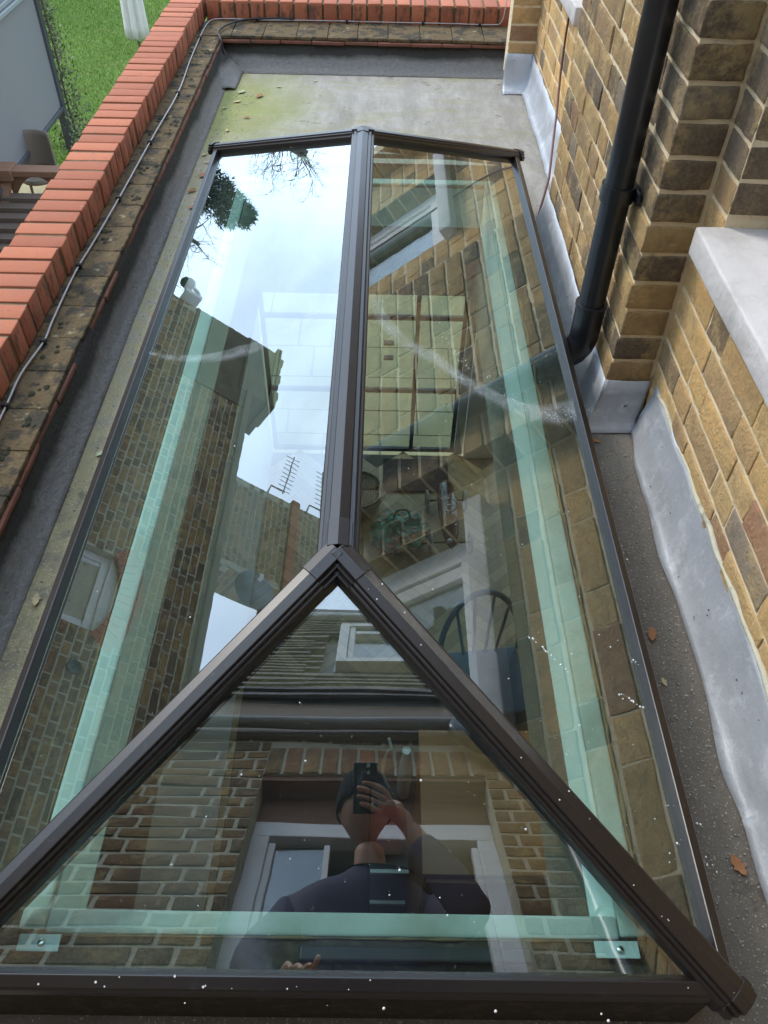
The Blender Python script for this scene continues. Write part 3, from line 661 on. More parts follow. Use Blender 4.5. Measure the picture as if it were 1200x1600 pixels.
def smooth_path(p, k=6):
    p = [Vector(q) for q in p]; o = []
    for i in range(len(p)-1):
        a, b, c, d = p[max(i-1, 0)], p[i], p[i+1], p[min(i+2, len(p)-1)]
        for j in range(k):
            t = j/k; o.append(.5*((2*b)+(c-a)*t+(2*a-5*b+4*c-d)*t*t+(3*b-a-3*c+d)*t**3))
    return o+[p[-1]]
MB().tube(smooth_path(pts), .0027, 8).build('cable_run', M['cablew'], cb, smooth=True)
for q in [(a*1.072, b*1.072) for a, b in ((-.858, 1.742), (-.870, 1.48), (-.868, 2.12), (-.855, 2.55), (-.846, 3.0), (-.834, 3.495), (-.862, 4.2))]:
    MB().rbox((q[0]-.009, q[1]-.006, ZL), (q[0]+.007, q[1]+.006, ZL+.018), .002).build('cable_clip', M['cableb'], cb)
for x in (-.67, -.2, .2, .5):
    MB().rbox((x-.006, 4.797, ZL+.004), (x+.006, 4.812, ZL+.024), .002).build('cable_clip', M['cableb'], cb)
g = MB().tube(smooth_path([(-.48, 4.807, .108), (-.64, 4.802, .107), (-.75, 4.76, .107), (-.82, 4.67, .105), (-.842, 4.57, .102), (-.820, 4.51, .09), (-.812, 4.49, .05), (-.80, 4.47, -.03)]), .005, 8)
tag(g.build('cable', M['cableb'], smooth=True), 'black cable dropping over the far left corner of the ledge', 'cable')

# ================================================================== ROOF LANTERN
rl = thing('roof_lantern', 'dark framed glass roof lantern set into the flat roof', 'roof lantern', (XC, 1.68, 0))
A = Vector
FLc, FRc, NLc, NRc = A((XC-HW, YF, ZE)), A((XC+HW, YF, ZE)), A((XC-HW, YN, ZE)), A((XC+HW, YN, ZE))
NA, FA = A((XC, YN+RN, ZE+HR)), A((XC, YF-RF, ZE+HR))
# kerb: dark upstand, white lining and reveal
g = MB(); o = .012; kx0, kx1, ky0, ky1 = XC-HW+o, XC+HW-o, YN+o, YF-o; t_ = .040
for (x0, x1, y0, y1) in ((kx0, OX0-t_, ky0, ky1), (OX1+t_, kx1, ky0, ky1), (OX0-t_, OX1+t_, ky0, OY0-t_+.006), (OX0-t_, OX1+t_, OY1+t_, ky1)):
    g.box((x0, y0, ZR+.001), (x1, y1, .098))
g.build('kerb', simple('kerb_felt', (.050, .040, .030), .9, .6, 130, .9, .004, dirt=(.10, .08, .06)), rl)
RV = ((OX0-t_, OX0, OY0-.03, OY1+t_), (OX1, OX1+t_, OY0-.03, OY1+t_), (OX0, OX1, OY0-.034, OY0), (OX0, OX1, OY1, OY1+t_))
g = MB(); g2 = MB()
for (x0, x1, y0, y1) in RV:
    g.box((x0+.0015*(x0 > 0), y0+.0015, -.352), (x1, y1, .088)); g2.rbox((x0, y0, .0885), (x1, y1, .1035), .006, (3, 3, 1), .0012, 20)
g.build('reveal', M['plaster'], rl); g2.build('lining_top', simple('darkened_lining_top', (.40, .475, .45), .75, .22, 9, .4, dirt=(.24, .26, .21)), rl, smooth='auto')  # lip coloured darker than the reveal to offset the skylight it catches
g = MB()
for i in range(60):
    pass
sealant = simple('old_sealant', (.17, .12, .065), .85, .5, 40)
g.tube([(OX1+t_+.004+.003*math.sin(i*1.7), .42+i*.04, .100) for i in range(60)], [random.choice((.001, .0025, .004, .006)) for i in range(60)], 6)
g.tube([(OX0+i*.02, OY0-.036, .100) for i in range(42)], [random.choice((.001, .0015, .003)) for i in range(42)], 6)
g.tube([(OX0-t_-.003, .42+i*.04, .100) for i in range(60)], [random.choice((.001, .0015, .003)) for i in range(60)], 6)
g.build('sealant', sealant, rl, smooth=True)
# panes
def pane(corners, mat, label):
    n_ = (corners[1]-corners[0]).cross(corners[2]-corners[0]).normalized()
    if n_.z < 0: corners = corners[::-1]; n_ = -n_
    top = [c-n_*.010 for c in corners]; bot = [c-n_*.034 for c in corners]; k = len(top); g = MB()
    g.add(top+bot, [tuple(range(k))]); g.cur = 1
    g.f.append(tuple(range(k, 2*k))[::-1]); g.mi.append(1)
    for i in range(k): g.f.append((i, i+k, (i+1) % k+k, (i+1) % k)); g.mi.append(1)
    o_ = g.build('glass_pane', [mat, M['clear']], rl); o_['label'] = label; return o_, n_
def ins(a, c, t): return a+(c-a).normalized()*t
pL, nL = pane([ins(NLc, FRc, .02), NA, FA, ins(FLc, NRc, .02)], M['glass'], 'left pane reflecting bright cloud and a brick gable')
pR, nR = pane([ins(NRc, FLc, .02), ins(FRc, NLc, .02), FA, NA], M['glass'], 'right pane showing the parquet floor and reflecting the downpipe')
pN, nN = pane([ins(NLc, FRc, .02), ins(NRc, FLc, .02), NA-A((0, 0, .018))], M['glass_hip'], 'near triangular pane reflecting the photographer')
pF, nF = pane([ins(FRc, NLc, .02), ins(FLc, NRc, .02), FA], M['glass'], 'far triangular pane sloping away')
def bar(name, a, b, up, prof, mat=None, ext=(0, 0), label=None, cuts=None):
    prof = [(x, h+.004) for x, h in prof]
    """extrude a profile (s across, h along up) from a to b, with optional slanted ends"""
    d = (b-a).normalized(); a = a-d*ext[0]; b = b+d*ext[1]; up = (up-d*up.dot(d)).normalized(); s_ = d.cross(up); g = MB()
    P0 = [a+s_*x+up*h for x, h in prof]; P1 = [b+s_*x+up*h for x, h in prof]; k = len(prof)
    g.add(P0+P1, [(i, (i+1) % k, (i+1) % k+k, i+k) for i in range(k)]+[tuple(range(k))[::-1], tuple(range(k, 2*k))])
    ob = g.build(name, mat or M['alu'], rl, bevel=.0012, smooth=False)
    if label: ob['label'] = label
    return ob
def capprof(wt=.0205, crown=.0035, s1=.028, s2=.036, top=.009, drop=.03):
    return [(-s2, -.018), (-s2, -.011), (-s2+.002, -.009), (-s1-.001, -.008), (-s1, -.007), (-s1, -.001), (-s1+.002, 0), (-wt-.001, .0005), (-wt, .001), (-wt, top-.001), (-wt+.001, top),
            (0, top+crown), (wt-.001, top), (wt, top-.001), (wt, .001), (wt+.001, .0005), (s1-.002, 0), (s1, -.001), (s1, -.007), (s1+.001, -.008), (s2-.002, -.009), (s2, -.011), (s2, -.018), (s2-.004, -.05), (-s2+.004, -.05)]
UP = A((0, 0, 1))
bar('ridge_bar', NA, FA, UP, capprof(.0165, .005, .026, .034, .007), ext=(.0, .0))
def hipup(n1, n2): return (n1+n2).normalized()
for (a, b, n1, n2, lb) in ((NLc, NA, nL, nN, None), (NRc, NA, nR, nN, None), (FLc, FA, nL, nF, None), (FRc, FA, nR, nF, None)):
    far = a.y > 2; bar('hip_bar', a, b, hipup(n1, n2), capprof(.013, .003, .018, .022, .005) if far else capprof(.0165, .0025, .0215, .0270, .007), ext=(.002, -.004))
# mitred connector plates over the two ridge ends
for (P, arms) in ((NA, ((FA, UP), (NLc, hipup(nL, nN)), (NRc, hipup(nR, nN)))), (FA, ((NA, UP), (FLc, hipup(nL, nF)), (FRc, hipup(nR, nF))))):
    g = MB(); P0_ = P
    for (Q, up) in arms:
        P = P0_+up*.0042; d = (Q-P0_).normalized(); up = (up-d*up.dot(d)).normalized(); s_ = d.cross(up); wt = .0172 if Q not in (FA, NA) else .0172
        L_ = .058 if P0_ is NA else .03
        for (w2, h0, h1) in ((wt, .0, .0088), (wt+.0052, -.008, .0008), (wt+.0108, -.019, -.0078)):
            pr = [(-w2, h0), (-w2, h1), (0, h1+(.004 if h1 > .005 else 0)), (w2, h1), (w2, h0)]
            P0 = [P+s_*x+up*h for x, h in pr]; P1 = [p+d*L_ for p in P0]; k = len(pr)
            g.add(P0+P1, [(i, (i+1) % k, (i+1) % k+k, i+k) for i in range(k)]+[tuple(range(k))[::-1], tuple(range(k, 2*k))])
    g.build('ridge_connector', M['alu'], rl, bevel=.001)
# eave bars
def eave(a, b, nrm, outw, lbl=None):
    d = (b-a).normalized(); outw = Vector(outw); down = (outw-nrm*outw.dot(nrm)).normalized(); g = MB()
    def P(q, x, h): return q - down*x + nrm*h
    pr = [(0.0, 0.0), (.003, .0015), (.0185, .0015), (.020, .0), (.020, -.020), (.008, -.0215)]
    # outer fascia drops vertically
    k = len(pr)
    rows0 = [P(a, x, h) for x, h in pr]+[a+A((0, 0, -.026))-outw*.008, a+A((0, 0, -.026))+outw*.001, a+A((0, 0, -.004))+outw*.001]
    rows1 = [P(b, x, h) for x, h in pr]+[b+A((0, 0, -.026))-outw*.008, b+A((0, 0, -.026))+outw*.001, b+A((0, 0, -.004))+outw*.001]
    k = len(rows0); g.add(rows0+rows1, [(i, (i+1) % k, (i+1) % k+k, i+k) for i in range(k)]+[tuple(range(k))[::-1], tuple(range(k, 2*k))])
    return g.build('eave_bar', M['alu'], rl, bevel=.001)
eave(NLc+A((0, .012, 0)), FLc-A((0, .012, 0)), nL, (-1, 0, 0)); eave(NRc+A((0, .012, 0)), FRc-A((0, .012, 0)), nR, (1, 0, 0)); eave(NLc+A((.012, 0, 0)), NRc-A((.012, 0, 0)), nN, (0, -1, 0)); eave(FLc+A((.012, 0, 0)), FRc-A((.012, 0, 0)), nF, (0, 1, 0))
# end caps of the hips
for (a, b, n1, n2) in ((NLc, NA, nL, nN), (NRc, NA, nR, nN), (FLc, FA, nL, nF), (FRc, FA, nR, nF)):
    d = (a-b).normalized(); up = hipup(n1, n2); up = (up-d*up.dot(d)).normalized(); s_ = d.cross(up); g = MB()
    for (w2, h0, h1, l0, l1) in ((.0175, -.020, .0085, -.012, .012), (.0235, -.022, .0008, -.010, .010), (.030, -.024, -.0075, -.008, .008)):
        pr = [(-w2, h0), (-w2, h1), (0, h1+(.003 if h1 > .005 else 0)), (w2, h1), (w2, h0)]
        P0 = [a+d*l0+s_*x+up*(h+.004) for x, h in pr]; P1 = [a+d*l1+s_*x+up*(h+.004) for x, h in pr]; k = len(pr)
        g.add(P0+P1, [(i, (i+1) % k, (i+1) % k+k, i+k) for i in range(k)]+[tuple(range(k))[::-1], tuple(range(k, 2*k))])
    g.build('end_cap', M['alu'], rl, bevel=.001)
# fixing brackets under the near pane
M['bracket'] = simple('pale_bracket', (.45, .55, .56), .35, .1)
for (x0, x1) in ((-.505, -.445), (.328, .392)):
    g = MB().rbox((x0, .345, .1085), (x1, .368, .1115), .001); xm = (x0+x1)/2
    br = g.build('fixing_bracket', M['bracket'], rl)
    g = MB().lathe([(.0055, .1115), (.006, .1135), (.004, .1155)], (xm+.004, .356, 0), 14); me = g.build('screw', M['chrome'], None, smooth=True); me.parent = br; me.location = -rl.location
g = MB().rbox((-.10, .335, .1035), (.235, .356, .118), .004); g.build('blind_cassette', M['rubber'], rl)
# dried water arcs on the panes (real films lying on the glass) and splashes
def film(pts, wid, nrm, mat, n_=10, base=.0096):
    p = smooth_path(pts, 8); g = MB(); ed = []; rows = []
    for i, q in enumerate(p):
        q = Vector(q); tdir = (Vector(p[min(i+1, len(p)-1)])-Vector(p[max(i-1, 0)])).normalized(); s_ = tdir.cross(nrm).normalized()
        t = i/(len(p)-1); ww_ = np.interp(t, *wid)
        # drop the point on to the pane plane
        ref = {id(nL): NA, id(nR): NA, id(nN): NA}[id(nrm)]-nrm*base
        q = q-nrm*((q-ref).dot(nrm)); rows.append([q+s_*(ww_*(k/n_-.18)) for k in range(n_+1)])
        ed += [max(0, math.sin(math.pi*min(1, (k/n_)*1.0+.03)))**.8*(1.0 if k < 3 else .8)*min(1, t*14, (1-t)*14) for k in range(n_+1)]
    g.strip(rows); return g, ed
def add_film(name, g, ed, mat, par):
    o_ = g.build(name, mat, None); a = o_.data.attributes.new('edge', 'FLOAT', 'POINT'); a.data.foreach_set('value', np.array(ed, dtype=np.float32))
    o_.parent = par; o_.location = -rl.location; return o_
arcL = [(-.62, 1.796, .118), (-.566, 1.737, .148), (-.482, 1.67, .19), (-.406, 1.625, .228), (-.337, 1.6, .262), (-.272, 1.586, .294), (-.211, 1.596, .324), (-.152, 1.613, .354), (-.106, 1.648, .379)]
arcR = [(-.016, 1.674, .378), (.002, 1.608, .369), (.028, 1.563, .356), (.068, 1.532, .336), (.128, 1.526, .307), (.187, 1.495, .277), (.247, 1.484, .247), (.326, 1.482, .208), (.396, 1.515, .174), (.455, 1.567, .140), (.492, 1.61, .122)]
gA, e_ = film(arcL, ([0, .3, .5, .75, 1], [.006, .03, .055, .045, .035]), nL, None); add_film('dried_streak', gA, e_, M['film'], pL)
gA, e_ = film(arcR, ([0, .25, .5, .8, 1], [.035, .06, .055, .075, .06]), nR, None); add_film('dried_streak', gA, e_, M['film_strong'], pR)
def drops(cx, n_, nrm, par, seed, spec=(), lo=.0006, hi=.0018):
    rr = random.Random(seed); g = MB(); s1 = nrm.orthogonal().normalized(); s2 = nrm.cross(s1)
    def one(q, r_):
        q = Vector(q); q = q-nrm*((q-(NA-nrm*.0096)).dot(nrm)); el = rr.uniform(.7, 1.0); vs = []
        for (k, h) in ((1., 0), (.75, .45), (.3, .68)):
            for j in range(8):
                a = j*math.pi/4; vs.append(q+(s1*math.cos(a)*k+s2*math.sin(a)*k*el)*r_+nrm*h*r_*.8)
        g.add(vs, [(i*8+j, i*8+(j+1) % 8, i*8+8+(j+1) % 8, i*8+8+j) for i in range(2) for j in range(8)]+[tuple(range(16, 24))])
    for q in spec: one(q, rr.choice((.0006, .0009, .0012, .0016, .0022)))
    for i in range(n_):
        q = cx(rr)
        if q is not None: one(q, lo+(hi-lo)*rr.random()**3)
    o_ = g.build('water_drops', M['drop'], None, smooth=True); o_.parent = par; o_.location = -rl.location; stuff(o_)
def onR(rr):
    x = rr.uniform(-.02, .49); y = rr.uniform(.40, 2.9) if rr.random() < .35 else rr.uniform(.4, 1.2)
    return (x, y, .2) if (XC+HW-x) < (y-YN)*1.02+.02 else None
def onN(rr):
    x = rr.uniform(-.55, .43); y = rr.uniform(.33, .8); return (x, y, .2) if abs(x-XC) < HW-(y-YN)-.05 else None
def onL(rr):
    x = rr.uniform(-.6, -.1); y = rr.uniform(.4, 2.9); return (x, y, .2) if (x-(XC-HW)) < (y-YN) else None
spR = [(.149,.802,0),(.188,.797,0),(.24,.8,0),(.227,.659,0),(.257,.659,0),(.262,.613,0),(.35,.739,0),(.416,.76,0),(.398,.827,0),(.446,.872,0),(.447,.701,0),(.412,.506,0),(.463,.488,0),(.378,.48,0),(.48,.468,0),(.434,1.254,0),(.452,1.224,0),(.453,1.149,0)]
for (a, b, k) in (((.135, .806), (.225, .762), 22), ((.345, .745), (.40, .735), 12), ((.40, .50), (.475, .478), 16), ((.43, 1.30), (.462, 1.10), 14), ((.40, .83), (.46, .80), 12), ((.395, .56), (.47, .545), 10)):
    for i in range(k): t = min(1, max(0, i/(k-1)+random.gauss(0, .03))); spR.append((a[0]+(b[0]-a[0])*t+random.gauss(0, .0016), a[1]+(b[1]-a[1])*t+.004*math.sin(t*5)+random.gauss(0, .0016), 0))
for i in range(260):
    t = random.random()**.8; j = t*(len(arcR)-1); k = int(min(j, len(arcR)-2)); f = j-k
    p_ = Vector(arcR[k])*(1-f)+Vector(arcR[k+1])*f; spR.append((p_.x+random.gauss(0, .008), p_.y+random.gauss(0, .010), 0))
_sp = spR[:]
def drops_small(): pass
drops(onR, 110, nR, pR, 1, spR[:110]); drops(lambda rr: None, 0, nR, pR, 5, [])
# fine spatter in the arc
g_small = [q for q in spR[110:]]
drops(lambda rr: g_small.pop() if g_small else None, 260, nR, pR, 9, (), .0005, .0016)
spN = [(-.055,.342,0),(.028,.496,0),(.099,.493,0),(.147,.459,0),(.022,.339,0),(.318,.335,0),(.327,.326,0),(.174,.337,0),(.042,.532,0),(.114,.561,0),(-.248,.343,0)]
drops(onN, 60, nN, pN, 2, spN); drops(onL, 25, nL, pL, 3)
# chalky water marks on the frame itself
g = MB(); rr = random.Random(4)
for i in range(22):
    t = rr.random(); up = hipup(nR, nN); q = NRc.lerp(NA, t)+up*.0118; d = (NA-NRc).normalized(); s_ = d.cross(up).normalized(); q += s_*rr.uniform(-.014, .014)
    r_ = rr.uniform(.0006, .0016)*(2 if rr.random() < .08 else 1); vs = [q+(d*math.cos(a)+s_*math.sin(a))*r_+up*h for (h) in (0, .0006) for a in [j*math.pi/3 for j in range(6)]]
    g.add(vs, [tuple(range(6, 12))]+[(j, (j+1) % 6, (j+1) % 6+6, j+6) for j in range(6)])
for i in range(14):
    q = Vector((rr.uniform(-.5, .45), YN+rr.uniform(.003, .017), 0)); q.z = ZE+(q.y-YN)*math.tan(R(27))+.0018
    r_ = rr.uniform(.0006, .0018); vs = [q+Vector((math.cos(a)*r_, math.sin(a)*r_*.9, math.sin(a)*r_*.45+h)) for h in (0, .0006) for a in [j*math.pi/3 for j in range(6)]]
    g.add(vs, [tuple(range(6, 12))]+[(j, (j+1) % 6, (j+1) % 6+6, j+6) for j in range(6)])
stuff(g.build('water_drops', M['drop'], rl))
for (q, a) in (((.503, 1.62, .125), 0),):
    pass

# ================================================================== FALLEN LEAVES
LV = [((-.577, 3.989), 'leaf', .035, 'orange brown leaf standing out on the far roof near the algae'), ((-.664, 4.041), 'leafg', .034, 'pale green leaf lying on the algae in the far corner'),
      ((-.672, 3.919), 'leaf2', .028, 'tan curled leaf just nearer than the pale green leaf'), ((-.719, 3.838), 'leaf2', .020, 'small tan leaf on algae close to the left felt upstand'),
      ((-.669, 3.586), 'leaf2', .020, 'small pale leaf beside the far left corner of the lantern'), ((-.605, 3.732), 'leaf', .022, 'small brown leaf between the lantern corner and the orange leaf'),
      ((-.706, 3.257), 'leaf2', .018, 'pale cream leaf by the lantern edge below the far left corner'), ((-.702, 3.139), 'leaf', .032, 'rusty brown leaf tucked beside the left eave near its far end'),
      ((-.727, 3.330), 'leaf2', .022, 'tan leaf furthest of those lying along the left eave'), ((-.722, 2.999), 'leaf', .028, 'dark rusty leaf pressed against the left upstand foot'),
      ((-.700, 2.868), 'leaf', .022, 'small rusty leaf nearest of those grouped on the left eave'), ((-.690, 2.156), 'leaf', .024, 'slim orange leaf alone at mid length of the left eave'),
      ((-.700, 1.518), 'leafg', .018, 'small green and brown moss leaf by the left eave'), ((-.720, 1.051), 'leaf2', .024, 'tan leaf on the lichen strip at lower left'),
      ((.600, .987), 'leaf', .026, 'orange brown leaf on the dark felt at right'), ((.600, .874), 'leaf2', .014, 'tiny straw coloured leaf below the orange leaf at right'),
      ((.640, .520), 'leaf', .028, 'long orange leaf near the bottom right lead flashing'), ((.583, 1.413), 'leaf', .014, 'tiny brown leaf on the gravel by the pier lead'),
      ((.560, 4.225), 'leaf2', .015, 'tiny pale leaf by the far right lead corner'), ((-.297, 4.022), 'leaf', .010, 'tiny dark leaf scrap in the middle of the far roof'),
      ((.591, 1.600), 'leaf', .018, 'orange leaf scrap just below the pier apron'), ((-.50, 4.12), 'leaf2', .020, 'thin tan leaf near the far upstand'), ((-.33, 4.21), 'leaf2', .016, 'small straw leaf at the foot of the far upstand')]
for i, ((x, y), mt, s_, lb) in enumerate(LV):
    x *= 1.043; y *= 1.043
    if x > .6 and y < 4: x -= .022
    g = MB(); a = random.uniform(0, 6.28); cu = random.uniform(.15, .4); rows = []
    for j in range(9):
        t = j/8; wl = math.sin(math.pi*t**.8)*.36*s_*(1+.35*math.sin(j*2.6)); row = []
        for k in (-1, -.5, 0, .5, 1):
            px, py = (t-.5)*s_*1.5, wl*k; pz = ZR+.004+abs(k)*wl*cu*1.2+s_*cu*.5*(2*t-1)**2
            row.append((x+px*math.cos(a)-py*math.sin(a), y+px*math.sin(a)+py*math.cos(a), pz))
        rows.append(row)
    g.strip(rows); tag(g.build('fallen_leaf', M[mt], None, smooth=True, solid=.0006), lb, 'leaf', 'fallen leaves on the roof')
g = MB()                                                       # grit and crumbs
for i in range(900):
    if random.random() < .6: x, y = random.uniform(.51, .67), random.uniform(.2, 1.68)
    else: x, y = random.uniform(-.76, -.63), random.uniform(.7, 4.2)
    s_ = random.uniform(.0008, .0028); g.lathe([(s_, 0), (s_*.8, s_*.8)], (x, y, ZR+.001), 5)
stuff(g.build('grit', simple('grit', (.30, .27, .22), .9, .5, 60)))

# ================================================================== REAR FACADE behind the camera (seen in the near pane)
YB = -.40
hf = thing('house_facade', 'old brick rear house wall with tile hung upper storey and a white framed window', 'house', (0, YB, 0))
g = MB()
wx0, wx1, wz0, wz1 = -.43, .45, .74, 2.14
brick_wall(g, (XW, YB, .0), (-1, 0, 0), (0, 1, 0), 5.6, 2.77, W_BACK, dark=.42, joint=.013, holes=[(XW-wx1, XW-wx0, wz0, wz1+.215)], seg=(2, 1, 2), amp=.002)
g.cur = 0
x = wx0-.001
i = 0
while x < wx1+.02:                                             # soldier arch
    c = PAL[RNG.choice([7, 7, 3, 4, 4, 7])]; g.col = c if i != 5 else (.62, .22, .10)
    g.rbox((x+.004, YB-.1, wz1+.002), (x+.066, YB+.001, wz1+.213), .004, (1, 1, 3), .0015, 20, random.random()*9); x += .0755; i += 1
g.cur = 1; g.box((wx0-.002, YB-.098, wz1), (wx1+.02, YB-.004, wz1+.215)); g.cur = 0
g.build('brickwork', [M['stock'], M['mortar_old']], hf, smooth='auto', colattr=True)
MB().box((wx0, YB-.20, wz1-.03), (wx1, YB-.012, wz1-.0)).build('lintel', M['gwood'], hf)
for xx in (wx0-.10, wx1+.002): MB().box((xx, YB-.22, wz0), (xx+.098, YB-.105, wz1)).build('reveal', M['mortar_old'], hf)
MB().rbox((wx0-.05, YB-.2, wz0-.07), (wx1+.05, YB+.055, wz0), .006).build('window_sill', M['sill'], hf, smooth='auto')
wf_ = MB()
def fb(x0, x1, z0, z1, y0=YB-.16, y1=YB-.09): wf_.box((x0, y0, z0), (x1, y1, z1))
fb(wx0, wx0+.065, wz0, 1.83); fb(wx1-.065, wx1, wz0, 1.83); fb(wx0, wx1, 1.83, 1.93); fb(wx0+.065, wx0+.09, wz0, 1.80, YB-.14, YB-.102); fb(wx1-.09, wx1-.065, wz0, 1.80, YB-.14, YB-.102); fb(wx0+.065, wx1-.065, wz0, wz0+.03)
fw = wf_.build('window', M['white'], hf, bevel=.004)
MB().box((wx0, YB-.155, 1.93), (wx1, YB-.10, wz1-.03)).build('head_board', M['gwood'], hf)
me = MB().box((wx0+.09, YB-.128, wz0+.03), (-.165, YB-.122, 1.80)).build('pane', M['wglass2'], None); me.parent = fw; me.location = -Vector(hf.location)
me = MB().box((-.165, YB-.14, wz0+.03), (-.145, YB-.105, 1.80)).build('mullion', M['white'], None); me.parent = fw; me.location = -Vector(hf.location)
g = MB(); rows = []
for i in range(60):
    t = i/59; xx = wx0+.09+.17*t; rows.append([(xx, YB-.24+.012*math.sin(t*34), z_) for z_ in (wz0, 1.1, 1.4, 1.62)])
g.strip(rows); g.build('net_curtain', simple('net_curtain', (.80, .84, .92), .9, .05), hf, smooth=True, solid=.002)
g = MB()                                                       # room behind
for (a, b) in (((-1.6, -3.2, -.02), (1.6, -3.15, 2.6)), ((-1.6, -3.2, -.02), (-1.55, YB-.26, 2.6)), ((1.55, -3.2, -.02), (1.6, YB-.26, 2.6)), ((-1.6, -3.2, 2.6), (1.6, YB-.26, 2.65)), ((-1.6, -3.2, -.05), (1.6, YB-.26, -.001)),
               ((-1.6, YB-.28, 0), (wx0-.002, YB-.222, 2.6)), ((wx1+.002, YB-.28, 0), (1.6, YB-.222, 2.6)), ((wx0, YB-.28, 0), (wx1, YB-.222, wz0-.01)), ((wx0, YB-.28, 1.94), (wx1, YB-.222, 2.6))):
    g.box(a, b)
g.build('bedroom', M['room'], hf)
# soffit, gutter, tile hung storey, dormer window, ridge
YT = -.372
MB().box((-4.9, YB-.10, 2.78), (XW, YT-.03, 2.80)).build('soffit_board', simple('dark_soffit', (.07, .055, .04), .6), hf)
MB().box((-4.9, YT-.026, 2.42), (XW, YT-.004, 2.84)).build('fascia', simple('brown_fascia', (.26, .185, .12), .5), hf)
g = MB(); prof = [(YT+.036+.034*math.cos(a), 2.47-.034*math.sin(a)) for a in [R(k*18) for k in range(0, 11)]]
g.strip([[(x_, y_, z_) for (y_, z_) in prof] for x_ in [-4.9+i*.4 for i in range(15)]]); g.build('gutter', simple('grey_gutter', (.34, .33, .33), .35), hf, smooth=True, solid=.003)
g = MB(); k = 0; z = 2.83
dwx0, dwx1, dwz0, dwz1 = -.205, .42, 3.27, 3.96
while z < 4.50:
    x = -2.6-(k % 2)*.083
    while x < 2.4:
        if not (x+.16 > dwx0-.02 and x < dwx1+.02 and z+.07 > dwz0-.04 and z < dwz1+.03):
            yb = YT+.004-(z-2.8)*.07; dz = random.uniform(-.002, .002)
            g.add([(x, yb+.030, z+dz), (x+.163, yb+.030, z+dz), (x+.163, yb+.010, z+.085), (x, yb+.010, z+.085), (x, yb+.012, z+dz), (x+.163, yb+.012, z+dz), (x+.163, yb, z+.085), (x, yb, z+.085)],
                  [(0,1,2,3),(5,4,7,6),(4,5,1,0),(3,2,6,7),(1,5,6,2),(4,0,3,7)])
        x += .1655
    z += .070; k += 1
g.build('tile_hanging', M['tiles'], hf)
MB().prism([(-2.65, YT-.002, 2.80), (-2.65, YT-.130, 4.56), (-2.65, YB-1.2, 4.56), (-2.65, YB-1.2, 2.80)], (5.1, 0, 0)).build('upper_storey', M['slate'], hf)
MB().rbox((-2.68, YT-.25, 4.50), (2.45, YT-.07, 4.57), .02).build('ridge_flashing', simple('pale_flashing', (.62, .63, .66), .5), hf)
MB().rbox((-2.6, YT-.5, 4.57), (2.4, YT-.12, 4.86), .03).build('ridge_tiles', M['slate'], hf)
window(hf, (dwx1, YT+.045, dwz0), (-1, 0, 0), (0, 1, 0), dwx1-dwx0, dwz1-dwz0, .055, .07, hb=(.47,), back=False, name='upper_window')
MB().box((dwx0-.01, YT-.030, dwz0), (dwx1+.01, YT-.026, dwz1)).build('upper_window_blind', simple('pale_blind', (.62, .70, .80), .8), hf)
fdp = thing('downpipe', 'black downpipe and bend hanging from the gutter of the rear house wall', 'downpipe', (.67, YB, .1))
MB().tube(smooth_path([(.36, YT+.04, 2.44), (.36, YT+.04, 2.38), (.43, YB+.065, 2.30), (.58, YB+.05, 2.22), (.67, YB+.045, 2.12), (.67, YB+.045, 1.8), (.67, YB+.045, .1)]), .036, 20).build('pipe', M['pipe'], fdp, smooth='auto')
for z in (2.06, 1.2): MB().tube([(.67, YB+.045, z), (.67, YB+.045, z+.04)], .042, 20).build('collar', M['pipe'], fdp, smooth='auto')

# ================================================================== PHOTOGRAPHER
def skin_graph(name, nodes, edges, mat, parent, root, sub=2):
    me = bpy.data.meshes.new(name); me.from_pydata([Vector(n_[0])-parent.location for n_ in nodes], edges, [])
    o_ = bpy.data.objects.new(name, me); C.objects.link(o_); o_.parent = parent; me.materials.append(mat)
    md = o_.modifiers.new('skin', 'SKIN'); md.use_smooth_shade = True; sv = me.skin_vertices[0].data
    for i, n_ in enumerate(nodes):
        r_ = n_[1]; sv[i].radius = (r_, r_) if not isinstance(r_, tuple) else r_
    sv[root].use_root = True; md2 = o_.modifiers.new('sub', 'SUBSURF'); md2.levels = md2.render_levels = sub
    return o_
pr = thing('person', 'photographer in a dark navy jacket and beanie leaning out with a phone', 'person', (0, -.85, 0))
def K(r_, u_, f_): return CAM+CR*r_+CU*u_+CF*f_           # phone frame
neck = Vector((.0, -.315, 1.365)); chest = Vector((-.01, -.42, 1.22)); belly = Vector((-.01, -.60, .98)); hip = Vector((0, -.80, .86))
rs, re_, rw = Vector((.190, -.40, 1.25)), Vector((.27, -.22, 1.03)), K(.098, -.150, -.030)
ls, le, lw = Vector((-.215, -.40, 1.24)), Vector((-.315, -.36, .985)), Vector((-.205, -.305, .80))
nodes = [(hip, .09), (belly, .085), (chest, .07), (neck, .05), (Vector((-.005, -.265, 1.44)), .055),
         (rs, .045), (re_, .040), (rw, .026), (ls, .045), (le, .046), (lw, .027),
         (Vector((.10, -.82, .80)), .10), (Vector((.11, -.80, .45)), .062), (Vector((.12, -.88, .09)), .042), (Vector((.12, -.77, .035)), .035),
         (Vector((-.10, -.82, .80)), .10), (Vector((-.11, -.80, .45)), .062), (Vector((-.12, -.88, .09)), .042), (Vector((-.12, -.77, .035)), .035)]
edges = [(0, 1), (1, 2), (2, 3), (3, 4), (2, 5), (5, 6), (6, 7), (2, 8), (8, 9), (9, 10), (0, 11), (11, 12), (12, 13), (13, 14), (0, 15), (15, 16), (16, 17), (17, 18)]
